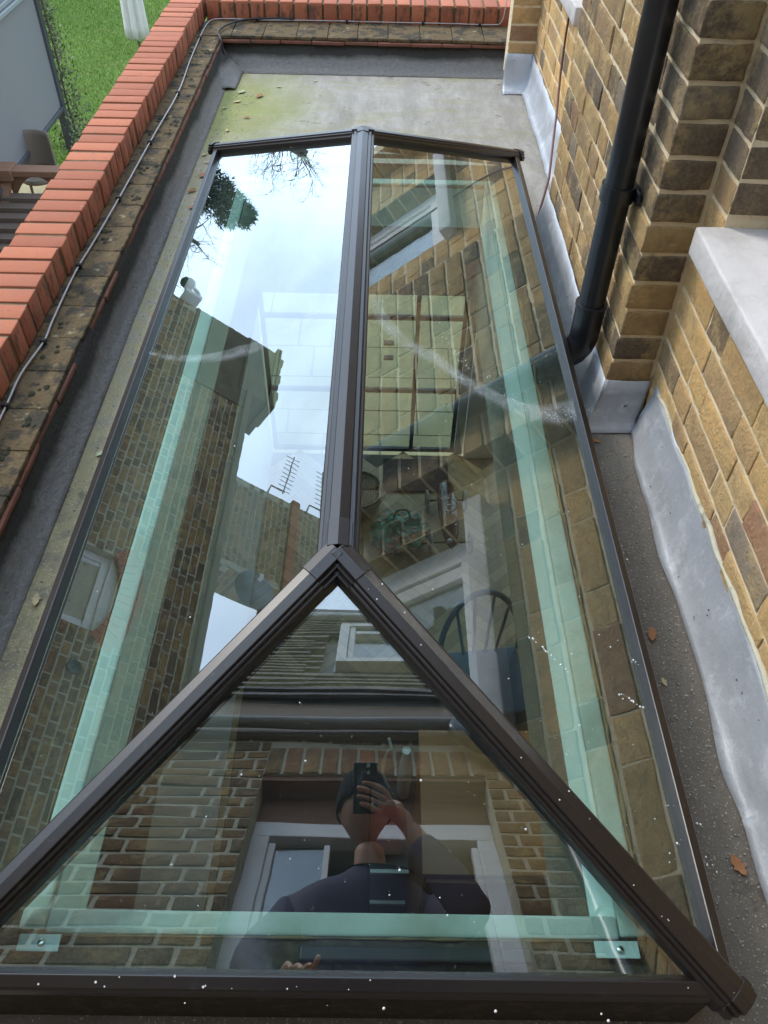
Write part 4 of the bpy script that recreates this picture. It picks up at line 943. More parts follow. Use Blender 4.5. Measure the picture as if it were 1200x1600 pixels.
def hand(nodes, edges, wrist_i, wrist, palm_dir, across, normal, curl, flip=1., thumb=None):
    """palm and five separate fingers as branches of the same skin graph"""
    pd, ac = palm_dir.normalized(), across.normalized(); b0 = len(nodes)
    nodes.append((wrist+pd*.040, (.020, .012))); edges.append((wrist_i, b0))
    nodes.append((wrist+pd*.066, (.024, .012))); edges.append((b0, b0+1))
    for j, (off, ln) in enumerate(((-.032, .078), (-.011, .088), (.011, .082), (.031, .066))):
        p = wrist+pd*.088+ac*off; i0 = len(nodes); nodes.append((p, .0088)); edges.append((b0+1, i0)); d = pd.copy()
        for k, f in enumerate((.42, .32, .26)):
            cdir = curl[j] if isinstance(curl, (list, tuple)) else curl
            d = (d+normal*cdir*(.8 if k else .45)).normalized(); p = p+d*ln*f; nodes.append((p, .0082-.0011*k)); edges.append((len(nodes)-2, len(nodes)-1))
    i0 = len(nodes); p = wrist+pd*.030-ac*.028*flip; nodes.append((p, .011)); edges.append((b0, i0))
    if thumb is not None:
        nodes.append((p+thumb*.032, .0095)); edges.append((i0, i0+1)); nodes.append((p+thumb*.060, .0078)); edges.append((i0+1, i0+2)); return
    q = p-ac*.020*flip+pd*.028+normal*.010; nodes.append((q, .0095)); edges.append((i0, i0+1)); q2 = q+pd*.028+normal*.016-ac*.004*flip; nodes.append((q2, .0078)); edges.append((i0+1, i0+2))
# right hand: fingers lie across the back of the phone
hand(nodes, edges, 7, rw, (K(.022, -.098, .016)-rw), CU*-1.0+CR*-.3, (CR*-1+CF*-.35).normalized(), (.75, .65, .6, .6), 1., thumb=(CU*.5-CF*1.0-CR*.4).normalized())
# left hand resting on the window sill, index finger pointing
hand(nodes, edges, 10, lw, Vector((.45, 1, .05)), Vector((1, -.45, 0)), Vector((0, -.2, -1)), (.9, .8, .5, -.05), -1.)
skin_graph('body', nodes, edges, M['skin'], pr, 0)
# head sculpted as a displaced ball with brow, nose, mouth, ears
hc = Vector((-.022, -.215, 1.525)); fwd = Vector((0, .80, -.60)).normalized(); rgt = Vector((1, 0, 0)); upv = rgt.cross(fwd)
g = MB(); nu, nv = 40, 28; vs = []
for i in range(nv+1):
    th = math.pi*i/nv
    for j in range(nu):
        ph = 2*math.pi*j/nu; x_, y_, z_ = math.sin(th)*math.sin(ph), math.sin(th)*math.cos(ph), math.cos(th)
        X_, Y_, Z_ = x_*.074, y_*.092, z_*.112
        if z_ < 0: X_ *= 1-.32*z_*z_; Y_ *= 1-.10*z_*z_
        if y_ > 0:
            Y_ += .024*math.exp(-((X_/.011)**2+((Z_+.012)/.017)**2)) + .008*math.exp(-((X_/.010)**2+((Z_-.01)/.02)**2))
            Y_ -= .010*math.exp(-(((abs(X_)-.030)/.013)**2+((Z_-.012)/.010)**2)); Y_ += .006*math.exp(-(((abs(X_)-.028)/.02)**2+((Z_-.030)/.008)**2))
            Y_ += .006*math.exp(-((X_/.022)**2+((Z_+.050)/.006)**2)) - .005*math.exp(-((X_/.024)**2+((Z_+.057)/.003)**2)) + .006*math.exp(-((X_/.02)**2+((Z_+.065)/.007)**2))
        X_ += .014*(1 if x_ > 0 else -1)*math.exp(-(((Y_+.005)/.010)**2+((Z_+.005)/.026)**2))*(abs(x_) > .6)
        vs.append(hc+rgt*X_+fwd*Y_+upv*Z_)
g.add(vs, [(i*nu+j, i*nu+(j+1) % nu, (i+1)*nu+(j+1) % nu, (i+1)*nu+j) for i in range(nv) for j in range(nu)])
g.build('head', M['skin'], pr, smooth=True)
for s_ in (-1, 1):
    e_ = MB().lathe([(.001, -.009), (.007, -.006), (.0095, 0), (.007, .006), (.001, .009)], (0, 0, 0), 12)
    e_.v = [tuple(hc+rgt*(s_*.030)+fwd*.078+upv*.012+Vector(v)) for v in e_.v]; e_.build('eye', simple('eye_white', (.7, .7, .68), .2) if s_ < 0 else bpy.data.materials['eye_white'], pr, smooth=True)
g = MB(); vs = []
for i in range(13):
    th = .5*math.pi*i/12*(1.12)
    for j in range(36):
        ph = 2*math.pi*j/36; k = 1+.02*math.sin(ph*18)
        vs.append(hc+rgt*math.sin(th)*math.sin(ph)*.086*k+fwd*(math.sin(th)*math.cos(ph)*.103*k-.006)+upv*(math.cos(th)*.128+.012)+upv*(.030*max(0, math.cos(ph))*math.sin(th)**3))
g.add(vs, [(i*36+j, i*36+(j+1) % 36, (i+1)*36+(j+1) % 36, (i+1)*36+j) for i in range(12) for j in range(36)]); g.build('beanie', M['beanie'], pr, smooth=True, solid=.004)
jn = [(hip+Vector((0, 0, .02)), (.185, .150)), (belly, (.185, .150)), (chest, (.185, .150)), (neck+Vector((0, -.02, -.01)), .085), (rs, .088), (rs.lerp(re_, .5), .074), (re_, .066), (re_.lerp(rw, .8), .044),
      (ls, .088), (ls.lerp(le, .5), .074), (le, .068), (le.lerp(lw, .84), .046)]
skin_graph('jacket', jn, [(0, 1), (1, 2), (2, 3), (2, 4), (4, 5), (5, 6), (6, 7), (2, 8), (8, 9), (9, 10), (10, 11)], M['navy'], pr, 0)
tn_ = [(hip, .16), (Vector((.10, -.82, .80)), .115), (Vector((.11, -.80, .45)), .08), (Vector((.12, -.88, .10)), .065), (Vector((-.10, -.82, .80)), .115), (Vector((-.11, -.80, .45)), .08), (Vector((-.12, -.88, .10)), .065)]
skin_graph('trousers', tn_, [(0, 1), (1, 2), (2, 3), (0, 4), (4, 5), (5, 6)], M['denim'], pr, 0)
ph = thing('phone', 'black phone held up in front of the photographer\'s face', 'phone', CAM+CR*-.016+CU*-.13)
g = MB(); T = Matrix(((CR.x, CU.x, CF.x, CAM.x), (CR.y, CU.y, CF.y, CAM.y), (CR.z, CU.z, CF.z, CAM.z), (0, 0, 0, 1)))
g.rbox((-.054, -.132, -.0105), (.018, .014, -.0028), .0035, (2, 4, 1), 0, 1, 0, T); g.build('case', M['phone'], ph, smooth='auto')
g = MB(); g.rbox((-.018, -.022, -.0035), (.0145, .0105, -.0016), .0009, None, 0, 1, 0, T); g.build('camera_plate', M['black'], ph)
for (a, b) in ((-.010, .003), (-.010, -.015)):
    g = MB(); c_ = K(a, b, -.0016); g.v = []; vs = [c_+(CR*math.cos(t)+CU*math.sin(t))*.0055+CF*h for h in (0, .0008) for t in [k*math.pi/8 for k in range(16)]]
    g.add(vs, [tuple(range(16, 32))]+[(k, (k+1) % 16, (k+1) % 16+16, k+16) for k in range(16)]); g.build('lens', M['chrome'], ph)

# ================================================================== ROOM BELOW
iw = thing('interior_wall', 'plain painted walls of the room under the roof lantern', 'wall', (0, 2, -2.79))
g = MB()
g.box((-.86, -3.5, -2.79), (-.80, 4.6, -.352)); g.box((2.12, -3.5, -2.79), (2.2, 4.6, -.352)); g.box((-.86, -3.6, -2.79), (2.2, -3.5, -.352))
g.box((.66, 4.60, -2.79), (.90, 4.72, -.352)); g.box((-.86, 4.60, -.62), (2.2, 4.72, -.352)); g.box((1.9, 4.60, -2.79), (2.2, 4.72, -.62))
g.build('plaster', M['room'], iw)
MB().box((-.86, -3.6, -.349), (2.2, -.5, -.30)).build('ceiling', M['room'], iw)
MB().box((2.0, -.5, -.349), (2.2, 4.6, -.30)).build('ceiling', M['room'], iw)
sdr = thing('steel_doors', 'black steel glazed doors onto the paved terrace, seen through the right pane', 'doors', (-.2, 4.66, -2.78))
fr_ = MB(); DX0, DX1, DZ0, DZ1 = -.78, .60, -2.778, -.63
for x in (DX0, -.18, .256, DX1-.03): fr_.box((x-.014, 4.645, DZ0), (x+.014, 4.675, DZ1))
for z in (DZ0, -2.215, -1.61, -1.05, DZ1-.03): fr_.box((DX0, 4.647, z), (DX1, 4.673, z+.03))
fr_.build('frame', M['black'], sdr)
MB().box((DX0, 4.657, DZ0), (DX1, 4.662, DZ1)).build('pane', M['wglass'], sdr)
MB().box((.59, 4.63, -2.78), (.65, 4.70, -.62)).build('jamb', M['white'], sdr)
for z in (-1.9, -1.78): MB().rbox((.03, 4.60, z), (.10, 4.645, z+.015), .004).build('handle', M['black'], sdr)
tag(MB().rbox((.045, 4.20, -2.776), (.53, 4.55, -2.76), .006, (6, 4, 1), .002, 12, 3).build('doormat', M['mat']), 'dark rectangular mat on the floor inside the steel doors', 'mat')
bk = thing('basket', 'round woven basket on the parquet behind the ridge bar', 'basket', (-.14, 4.03, -2.775))
g = MB().lathe([(.13, 0), (.16, .03), (.18, .12), (.185, .2), (.175, .2), (.165, .05), (.02, .03)], (0, 0, 0), 36); g.build('woven_side', M['basket'], bk, smooth='auto', local=True)
g = MB()
for k in range(12): g.tube([(.018*(k)*math.cos(a), .018*k*math.sin(a), .175+.002*math.sin(k)) for a in [i*math.pi/12 for i in range(25)]][1:] if k else [(0, 0, .17), (.01, 0, .17)], .0075, 6)
g.build('lid', M['basket'], bk, smooth=True, local=True)
# bag
bg_ = thing('bag', 'crumpled green patterned bag on the parquet beside the toy car', 'bag', (.16, 3.70, -2.775))
g = MB(); vs = []
for i in range(17):
    th = math.pi*i/16
    for j in range(32):
        a = 2*math.pi*j/32; d = Vector((math.sin(th)*math.cos(a), math.sin(th)*math.sin(a), math.cos(th))); k = 1+.26*noise.noise(d*2.2)+.14*noise.noise(d*6)
        vs.append(Vector((d.x*.19*k, d.y*.155*k, max(0, .11+d.z*.13*k))))
g.add(vs, [(i*32+j, i*32+(j+1) % 32, (i+1)*32+(j+1) % 32, (i+1)*32+j) for i in range(16) for j in range(32)]); g.build('sack', M['bag'], bg_, local=True)
g = MB().tube(smooth_path([(-.05, 0, .22), (-.02, .02, .30), (.05, .03, .29), (.07, .0, .21)]), .008, 8); g.build('handle', M['bag'], bg_, local=True, smooth=True)
# toy pedal car
tcx = thing('pedal_car', 'small vintage style dark red pedal racer standing on the parquet', 'toy car', (.50, 3.90, -2.775), R(2))
g = MB(); rows = []
for (y_, r_, h_) in ((.30, .012, .10), (.29, .045, .105), (.24, .062, .11), (.10, .07, .118), (0, .072, .12), (-.1, .065, .12), (-.2, .055, .11), (-.28, .035, .10), (-.32, .008, .09)):
    rows.append([(r_*math.cos(a), y_, h_+r_*.85*math.sin(a)) for a in [k*math.pi/12 for k in range(25)]])
g.strip(rows); g.build('body', M['carred'], tcx, smooth=True, local=True)
MB().lathe([(.045, 0), (.05, .01), (.038, .014), (.001, .010)], (0, -.13, .172), 20).build('seat', M['black'], tcx, local=True, smooth=True)
g = MB(); g.tube([(.048*math.cos(a), -.05+.02*math.sin(a), .235+.044*math.sin(a)) for a in [k*math.pi/10 for k in range(21)]], .006, 8); g.tube([(-.045, -.05, .235), (.045, -.05, .235)], .005, 6); g.tube([(0, -.05, .235), (0, .03, .16)], .005, 6)
g.build('steering_wheel', M['chrome'], tcx, local=True, smooth=True)
MB().lathe([(.001, .31), (.02, .305), (.028, .29), (.03, .27)], (0, 0, .11), 16, 'Y').build('grille', M['chrome'], tcx, local=True, smooth=True)
MB().tube([(-.13, .15, .075), (.13, .15, .075)], .006, 8).build('axle', M['black'], tcx, local=True); MB().tube([(-.13, -.25, .075), (.13, -.25, .075)], .006, 8).build('axle', M['black'], tcx, local=True)
for x in (-.135, .135):
    for y_ in (.15, -.25):
        g = MB(); g.tube([(x, y_+.065*math.cos(a), .075+.065*math.sin(a)) for a in [k*math.pi/14 for k in range(29)]], .012, 8)
        wh = g.build('wheel', M['tyre'], tcx, local=True, smooth=True)
        g = MB().lathe([(.018, -.008), (.022, 0), (.018, .008)], (x, y_, .075), 14, 'X'); 
        for k in range(6): a = k*math.pi/3; g.tube([(x, y_, .075), (x, y_+.062*math.cos(a), .075+.062*math.sin(a))], .003, 5)
        hb_ = g.build('hub', M['chrome'], None, smooth=True); hb_.parent = wh
MB().lathe([(.001, .02), (.02, .012), (.024, 0), (.001, -.012)], (-.02, -.30, .14), 14, 'Y').build('tail_lamp', M['chrome'], tcx, local=True, smooth=True)
# table with wooden top, chair, shelf
tag(MB().rbox((-.76, -.9, -2.776), (1.85, 2.55, -2.764), .004, (3, 3, 1)).build('rug', simple('charcoal_rug', (.035, .032, .03), .95, .3, 60, .6)), 'large charcoal rug added to darken the floor under the near end of the lantern', 'rug')  # added so the floor behind the near pane stays dark
tb = thing('cupboard', 'tall wooden cupboard with a warm brown top beneath the near end of the lantern', 'cupboard', (.46, 1.22, -2.775))
MB().rbox((.169, .965, -1.335), (.78, 1.480, -1.30), .003).build('top', M['wood'], tb, smooth='auto')
MB().box((.178, .975, -2.72), (.77, 1.47, -1.336)).build('carcass', M['wood'], tb)
for x0 in (.182, .477): MB().rbox((x0, .955, -2.70), (x0+.290, .974, -1.345), .003).build('door', M['wood'], tb)
MB().box((.20, 1.0, -2.775), (.75, 1.45, -2.721)).build('plinth', M['black'], tb)
def chair(loc, rz, label):
    t = thing('chair', label, 'chair', loc, rz)
    MB().rbox((-.21, -.20, .43), (.21, .20, .46), .012, (3, 3, 1)).build('seat', M['bluewood'], t, local=True, smooth='auto')
    for (x, y_) in ((-.17, -.16), (.17, -.16), (-.17, .16), (.17, .16)): MB().tube([(x*1.15, y_*1.2, 0), (x*.85, y_*.85, .43)], [.014, .02], 10).build('leg', M['bluewood'], t, local=True, smooth=True)
    MB().tube([(.22*math.cos(a), .19+.06*math.sin(a), .46+.44*math.sin(a)) for a in [k*math.pi/16 for k in range(17)]], .016, 10).build('back_hoop', M['bluewood'], t, local=True, smooth=True)
    for x in (-.11, -.04, .04, .11): MB().tube([(x*.8, .18, .46), (x*1.3, .19+.06*.9, .46+.44*math.sqrt(1-(x*1.3/.22)**2))], .009, 8).build('spindle', M['bluewood'], t, local=True, smooth=True)
    return t
chair((.60, 2.33, -2.775), R(8), 'blue grey spindle back chair on the parquet beyond the wooden cupboard')
sh = thing('shelf_unit', 'narrow black shelf unit with pale front edges beside the wooden cupboard', 'shelf', (.09, 1.38, -2.775))
for z_ in (0.02, .44, .80): MB().box((.0, 1.22, -2.775+z_), (.155, 1.58, -2.775+z_+.016)).build('shelf', M['black'], sh)
for z_ in (.44, .80): MB().box((.0, 1.205, -2.775+z_), (.155, 1.219, -2.775+z_+.016)).build('front_edge', M['white'], sh)
for y_ in (1.225, 1.56): MB().box((-.012, y_, -2.775), (-.001, y_+.015, -1.95)).build('upright', M['black'], sh)
vz = thing('vase', 'tall pale vase with a white cable looped beside it on the shelf', 'vase', (.135, 1.53, -1.958))
MB().lathe([(.02, 0), (.026, .04), (.028, .16), (.024, .30), (.016, .37), (.018, .40), (.012, .39)], (0, 0, 0), 24).build('body', M['cctv'], vz, local=True, smooth='auto')
MB().tube(smooth_path([(-.06, .02, .02), (-.09, .03, .15), (-.075, .04, .30), (-.06, .03, .36), (-.07, .05, .40)]), .006, 8).build('cable', M['white'], vz, local=True, smooth=True)
g = MB(); vs = []
for i in range(13):
    th = math.pi*i/12
    for j in range(24):
        a = 2*math.pi*j/24; d = (abs(math.cos(a))**.6*math.copysign(1, math.cos(a)), abs(math.sin(a))**.6*math.copysign(1, math.sin(a)))
        vs.append((.075+d[0]*.075*math.sin(th)**.5, 1.36+d[1]*.10*math.sin(th)**.5, -1.912+.045*math.cos(th)))
g.add(vs, [(i*24+j, i*24+(j+1) % 24, (i+1)*24+(j+1) % 24, (i+1)*24+j) for i in range(12) for j in range(24)])
tag(g.build('cushion', M['redcloth'], smooth=True), 'small crimson cushion lying on the black shelf unit', 'cushion')

# ================================================================== GARDEN seen past the parapet
sc_ = thing('screen', 'grey fabric garden screen in a dark pergola frame', 'screen', (-3.86, 9.6, -2.86))
PXX, PYY = -3.885, 10.25
MB().box((PXX-.045, PYY-.045, -2.86), (PXX+.045, PYY+.045, -.62)).build('post', M['anth'], sc_, bevel=.004)
MB().box((PXX-.045, 5.2, -2.86), (PXX+.045, 5.29, -.62)).build('post', M['anth'], sc_, bevel=.004)
MB().box((PXX+.012, 5.30, -2.32), (PXX+.016, PYY-.05, -1.0)).build('fabric', M['fabric'], sc_)
MB().rbox((PXX-.02, 5.3, -2.37), (PXX+.045, PYY-.05, -2.32), .01).build('bottom_bar', M['anth'], sc_)
g = MB()
for k in range(4): g.rbox((PXX-.04-.03*k, 5.2, -1.12+.055*k), (PXX+.05-.02*k, PYY+.10, -1.12+.055*k+.045), .008)
cs = g.build('cassette', M['galv'], sc_)
for k, yy in enumerate((10.25, 10.05, 8.9)):
    me = MB().lathe([(.018, 0), (.016, .008), (.002, .012)], (PXX+.03, yy, -.955), 10).build('bolt', M['chrome'], None); me.parent = cs; me.location = -sc_.location
cp = thing('climbing_plant', 'leafy climber growing up the dark post of the grey screen', 'plant', (PXX+.12, PYY+.08, -2.86))
g = MB(); g.tube(smooth_path([(PXX+.1, PYY+.05, -2.86), (PXX+.06, PYY+.08, -2.3), (PXX+.09, PYY+.03, -1.7), (PXX+.06, PYY+.05, -1.0)]), .012, 6); g.build('stem', M['twig'], cp)
def leafquad(g, c, s_):
    d = Vector((random.gauss(0, 1), random.gauss(0, 1), random.gauss(0, 1))).normalized(); e = d.orthogonal().normalized(); c = Vector(c); g.add([c-d*s_, c+e*s_*.55, c+d*s_, c-e*s_*.55], [(0, 1, 2, 3)])
g = MB()
for i in range(1500):
    t = random.random()**1.7; wd = .05+.17*(1-t)**1.3
    leafquad(g, (PXX+.08+random.gauss(0, wd*.6), PYY+.12+random.gauss(0, wd*.6), -2.84+t*1.9), random.uniform(.012, .030))
stuff(g.build('foliage', M['ivy'], cp))
um = thing('parasol', 'closed cream garden parasol standing on the lawn', 'parasol', (-3.80, 13.9, -2.86))
MB().tube([(-3.80, 13.9, -2.86), (-3.80, 13.9, -.4)], .02, 12).build('pole', M['gwood'], um)
g = MB(); rows = []
for i in range(14):
    t = i/13; z_ = -2.62+t*2.1; rr_ = .135*(1-.55*t)+.02
    rows.append([(-3.80+rr_*(1+.22*math.cos(a*8))*math.cos(a), 13.9+rr_*(1+.22*math.cos(a*8))*math.sin(a), z_+.03*math.cos(a*8)*(1-t)) for a in [k*2*math.pi/64 for k in range(65)]])
g.strip(rows); g.build('canopy', M['cream'], um, smooth=True, solid=.004)
wc = thing('chair', 'beige wicker garden chair on the paved terrace by the dark post', 'chair', (-3.74, 8.72, -2.845), R(25)); wc.scale = (.75, .75, .85)
g = MB(); rows = []
for i in range(9):
    z_ = .40+i*.055; rows.append([(.27*math.cos(a), .27*math.sin(a)*1.0+.03*i*.3, z_+.02*math.sin(a)) for a in [R(10+k*16) for k in range(11)]])
g.strip(rows); g.build('backrest', M['wicker'], wc, local=True, smooth=True, solid=.025)
MB().lathe([(.24, 0), (.26, .03), (.25, .06), (.02, .07)], (0, 0, .36), 20).build('seat', M['wicker'], wc, local=True, smooth='auto')
for a in (45, 135, 225, 315): MB().tube([(.22*math.cos(R(a)), .22*math.sin(R(a)), 0), (.2*math.cos(R(a)), .2*math.sin(R(a)), .37)], .015, 8).build('leg', M['wicker'], wc, local=True)
wt = thing('garden_bench', 'brown wooden garden bench with arched apron beyond the red coping', 'bench', (-3.7, 8.0, -2.845))
g = MB()                                                      # top rail with arched apron beneath
zt_ = -2.20
MB().rbox((-3.95, 8.06, zt_-.03), (-3.20, 8.22, zt_+.03), .006).build('seat_board', M['gwood'], wt)
ar = [(-3.80+.55*t, 8.12, zt_-.02-.26*(2*t-1)**2-.03) for t in [k/14 for k in range(15)]]
g.strip([[(x_, y_, zt_-.015) for (x_, y_, z_) in ar], ar]); g.build('arched_apron', M['gwood'], wt, solid=.03)
MB().rbox((-3.90, 8.02, zt_-.06), (-3.72, 8.24, zt_+.05), .006).build('post_cap', M['gwood'], wt)
MB().prism([(-3.86, 8.08, zt_-.05), (-3.77, 8.08, zt_-.05), (-3.77, 8.16, zt_-.05), (-3.86, 8.16, zt_-.05)], (-.02, -.55, -.60)).build('leg', M['gwood'], wt)
MB().rbox((-3.24, 8.08, -2.845), (-3.16, 8.16, zt_-.02), .004).build('leg', M['gwood'], wt)
for k in range(8): MB().rbox((-3.95, 7.05+k*.125, -2.76+.045*k), (-3.1, 7.170+k*.125, -2.70+.045*k), .004).build('slat', M['deck'], wt)
bt = thing('bottle', 'yellow plastic bottle with a green cap on the terrace', 'bottle', (-3.72, 7.62, -2.845))
MB().lathe([(.045, 0), (.048, .02), (.048, .15), (.03, .19), (.02, .20)], (0, 0, 0), 20).build('body', M['yellow'], bt, local=True, smooth='auto')
MB().lathe([(.022, .20), (.022, .26), (.012, .28), (.008, .30)], (0, 0, 0), 16).build('cap', M['green'], bt, local=True, smooth='auto')
by = thing('ball', 'red and white toy ball at the left edge of the terrace', 'ball', (-3.72, 7.30, -2.845))
g = MB().lathe([(.09*math.sin(a)+.001, .09-.09*math.cos(a)) for a in [k*math.pi/12 for k in range(13)]], (0, 0, 0), 24); g.mi = [(0 if (i // 24) < 6 else 1) for i in range(len(g.f))]; g.build('shell', [M['redp'], M['white']], by, local=True, smooth=True)
pt = thing('potted_plant', 'small leafy green plant between the wooden bench and the yellow bottle', 'plant', (-3.95, 8.0, -2.845))
MB().lathe([(.06, 0), (.09, .14), (.08, .14), (.07, .12)], (0, 0, 0), 18).build('pot', M['anth'], pt, local=True, smooth='auto')
g = MB(); [leafquad(g, (random.gauss(0, .07), random.gauss(0, .07), random.uniform(.14, .42)), random.uniform(.02, .04)) for i in range(160)]; g.build('foliage', M['blade'], pt, local=True)
# lawn blades
n_ = 90000; xs = RNG.uniform(-6.2, -2.2, n_); ys = RNG.uniform(9.76, 17.5, n_); an = RNG.uniform(0, 6.28, n_); hh = RNG.uniform(.02, .05, n_); lean = RNG.normal(0, .018, (n_, 2)); wv = .0045
V = np.zeros((n_, 3, 3), dtype=np.float32); dx, dy = np.cos(an)*wv, np.sin(an)*wv
V[:, 0] = np.stack([xs-dx, ys-dy, np.full(n_, -2.864)], 1); V[:, 1] = np.stack([xs+dx, ys+dy, np.full(n_, -2.864)], 1); V[:, 2] = np.stack([xs+lean[:, 0], ys+lean[:, 1], -2.862+hh], 1)
me = bpy.data.meshes.new('grass'); me.vertices.add(n_*3); me.vertices.foreach_set('co', V.ravel()); me.loops.add(n_*3); me.loops.foreach_set('vertex_index', np.arange(n_*3)); me.polygons.add(n_)
me.polygons.foreach_set('loop_start', np.arange(0, n_*3, 3)); me.update(calc_edges=True); me.materials.append(M['blade']); o_ = bpy.data.objects.new('grass', me); C.objects.link(o_); stuff(o_)

# ================================================================== NEIGHBOUR (seen in the left pane)
XN = -4.8
nb = thing('neighbour_house', 'dark brick neighbouring house wing with arched window and tall chimney stack', 'house', (XN, 3, -2.86))
g = MB(); wy0, wy1, wz0n, wz1n = 3.72, 4.50, .15, 1.24
brick_wall(g, (XN, -3.0, -2.86), (0, 1, 0), (1, 0, 0), 11.4, 5.0, W_BACK, holes=[(wy0+3, wy1+3, wz0n+2.86, wz1n+2.86+.21)], seg=None, dark=.5, joint=.015, cell=.0768)
brick_wall(g, (XN, 8.40, -2.86), (-1, 0, 0), (0, 1, 0), 4.5, 5.0, W_BACK, seg=None, dark=.5, joint=.015, cell=.0768)
g.build('brickwork', [M['stock'], M['mortar_old']], nb, colattr=True)
MB().box((XN-4.4, -3.0, -2.86), (XN-.10, 8.29, 2.1)).build('core', M['mortar_old'], nb)
g = MB(); g.col = (.45, .14, .07)                              # red segmental arch
ym, rad = (wy0+wy1)/2, .72
for k in range(13):
    a = R(-33+k*5.5); c_, s_ = math.cos(a), math.sin(a); p0 = Vector((XN-.10, ym+rad*s_, wz1n-.60+rad*c_)); d = Vector((0, s_, c_)); e = Vector((0, c_, -s_))*.030
    g.prism([p0-e, p0+e, p0+d*.21+e*1.25, p0+d*.21-e*1.25], (.104, 0, 0))
g.build('window_arch', M['red'], nb)
window(nb, (XN-.08, wy0, wz0n), (0, 1, 0), (1, 0, 0), wy1-wy0, wz1n-wz0n, .07, .06, hb=(.55,), glassmat='wglass2', backmat='anth')
MB().box((XN-.101, wy0, wz1n), (XN-.06, wy1, wz1n+.2)).build('window_head', M['white'], nb)
MB().rbox((XN-.1, wy0-.05, wz0n-.08), (XN+.06, wy1+.05, wz0n), .01).build('window_sill', M['stone'], nb)
MB().lathe([(.055, 0), (.06, .012), (.05, .02), (.03, .012)], (XN, 3.36, 1.19), 20, 'X').build('vent', M['pipe'], nb, smooth='auto')
MB().box((XN-.002, 7.15, 1.3), (XN+.014, 8.405, 2.12)).build('render_patch', M['stone'], nb, bevel=.006)
MB().rbox((XN-.5, -3.0, 2.10), (XN+.05, 7.45, 2.17), .01).build('coping', M['stone'], nb)
MB().prism([(XN-.2, -3, 2.16), (XN-2.4, -3, 3.0), (XN-4.5, -3, 2.1)], (0, 11.2, 0)).build('roof', M['slate'], nb)
g = MB(); g.box((XN-.45, 7.42, 2.0), (XN+.02, 8.42, 2.38)); g.box((XN-.50, 7.38, 2.38), (XN+.06, 8.48, 2.45))
for k in range(6): g.rbox((XN-.40, 7.45+k*.165, 2.45), (XN+.0, 7.58+k*.165, 2.50+.02*(k % 2)), .012)
g.build('stepped_gable', M['stone'], nb)
cs_ = MB(); brick_wall(cs_, (-6.0, 5.95, 1.9), (0, 1, 0), (1, 0, 0), 1.45, 2.9, W_BACK, seg=None, dark=.5, joint=.015); brick_wall(cs_, (-6.5, 5.95, 1.9), (1, 0, 0), (0, -1, 0), .5, 2.9, W_BACK, seg=None, dark=.5, joint=.015); brick_wall(cs_, (-6.0, 7.40, 1.9), (-1, 0, 0), (0, 1, 0), .5, 2.9, W_BACK, seg=None, dark=.5, joint=.015)
cs_.cur = 1; cs_.box((-6.5, 6.06, 1.9), (-6.1, 7.29, 4.8)); cs_.cur = 0
ck = cs_.build('chimney', [M['stock'], M['mortar_old']], nb, colattr=True)
def subpart(g, name, mat, par, top, **kw):
    o_ = g.build(name, mat, None, **kw); o_.parent = par; o_.location = -Vector(top.location); return o_
subpart(MB().rbox((-6.55, 5.90, 3.5), (-5.96, 7.45, 3.62), .01), 'band', M['red'], ck, nb); subpart(MB().rbox((-6.58, 5.87, 4.8), (-5.93, 7.48, 4.95), .02), 'cornice', M['stone'], ck, nb)
for k in range(4): subpart(MB().lathe([(.12, 0), (.13, .1), (.10, .35), (.12, .4), (.09, .4)], (-6.25, 6.15+k*.37, 4.95), 16), 'chimney_pot', M['tile_edge'], ck, nb, smooth='auto')
def aerial(y_, z_, label, tilt):
    t = thing('tv_aerial', label, 'aerial', (-6.05, y_, z_-.3))
    MB().tube([(-6.02, 7.40, z_-.1), (-6.02, y_+.15, z_-.06), (-6.02, y_+.15, z_+.15)], .012, 8).build('mast', M['galv'], t)
    d = Vector((.05, 1, tilt)).normalized(); o0 = Vector((-6.02, y_+.1, z_+.12)); MB().tube([o0, o0+d*.75], .009, 8).build('boom', M['galv'], t)
    for k in range(9): q = o0+d*(.06+k*.08); MB().tube([q-Vector((0, .0, .10)), q+Vector((0, 0, .10))], .005, 6).build('element', M['galv'], t)
aerial(7.42, 3.25, 'large aerial with long boom on the far side of the brick chimney', .12)
aerial(7.42, 3.85, 'smaller aerial higher up the brick chimney', -.05)
sd2 = thing('satellite_dish', 'round grey satellite dish fixed beside the brick chimney', 'satellite dish', (-5.93, 5.70, 3.0))
g = MB().lathe([(.25, .06), (.20, .03), (.12, .01), (.001, 0), (.001, -.012), (.12, -.005), (.20, .018), (.252, .052)], (0, 0, .10), 32, 'X'); g.build('reflector', M['dish'], sd2, local=True, smooth=True)
MB().tube([(0, 0, .1), (-.04, .14, .06), (-.07, .26, .0)], .014, 8).build('arm', M['galv'], sd2, local=True); MB().tube([(.0, 0, -.08), (.28, 0, .02)], .008, 8).build('feed_arm', M['galv'], sd2, local=True)
MB().rbox((.26, -.03, .0), (.33, .03, .06), .01).build('feed_horn', M['white'], sd2, local=True)
cc = thing('security_camera', 'white dome security camera on a bracket at the end of the neighbouring wall', 'camera', (XN+.05, 8.42, 1.1))
MB().rbox((-.10, .0, -.03), (.08, .06, .19), .01).build('junction_box', M['cctv'], cc, local=True, smooth='auto')
MB().tube(smooth_path([(0, .06, .12), (.0, .16, .16), (.0, .22, .12), (0, .24, .06)]), .022, 10).build('arm', M['cctv'], cc, local=True, smooth=True)
MB().lathe([(.03, .09), (.07, .06), (.078, .0), (.075, -.03)], (0, .26, .0), 24).build('housing', M['cctv'], cc, local=True, smooth='auto')
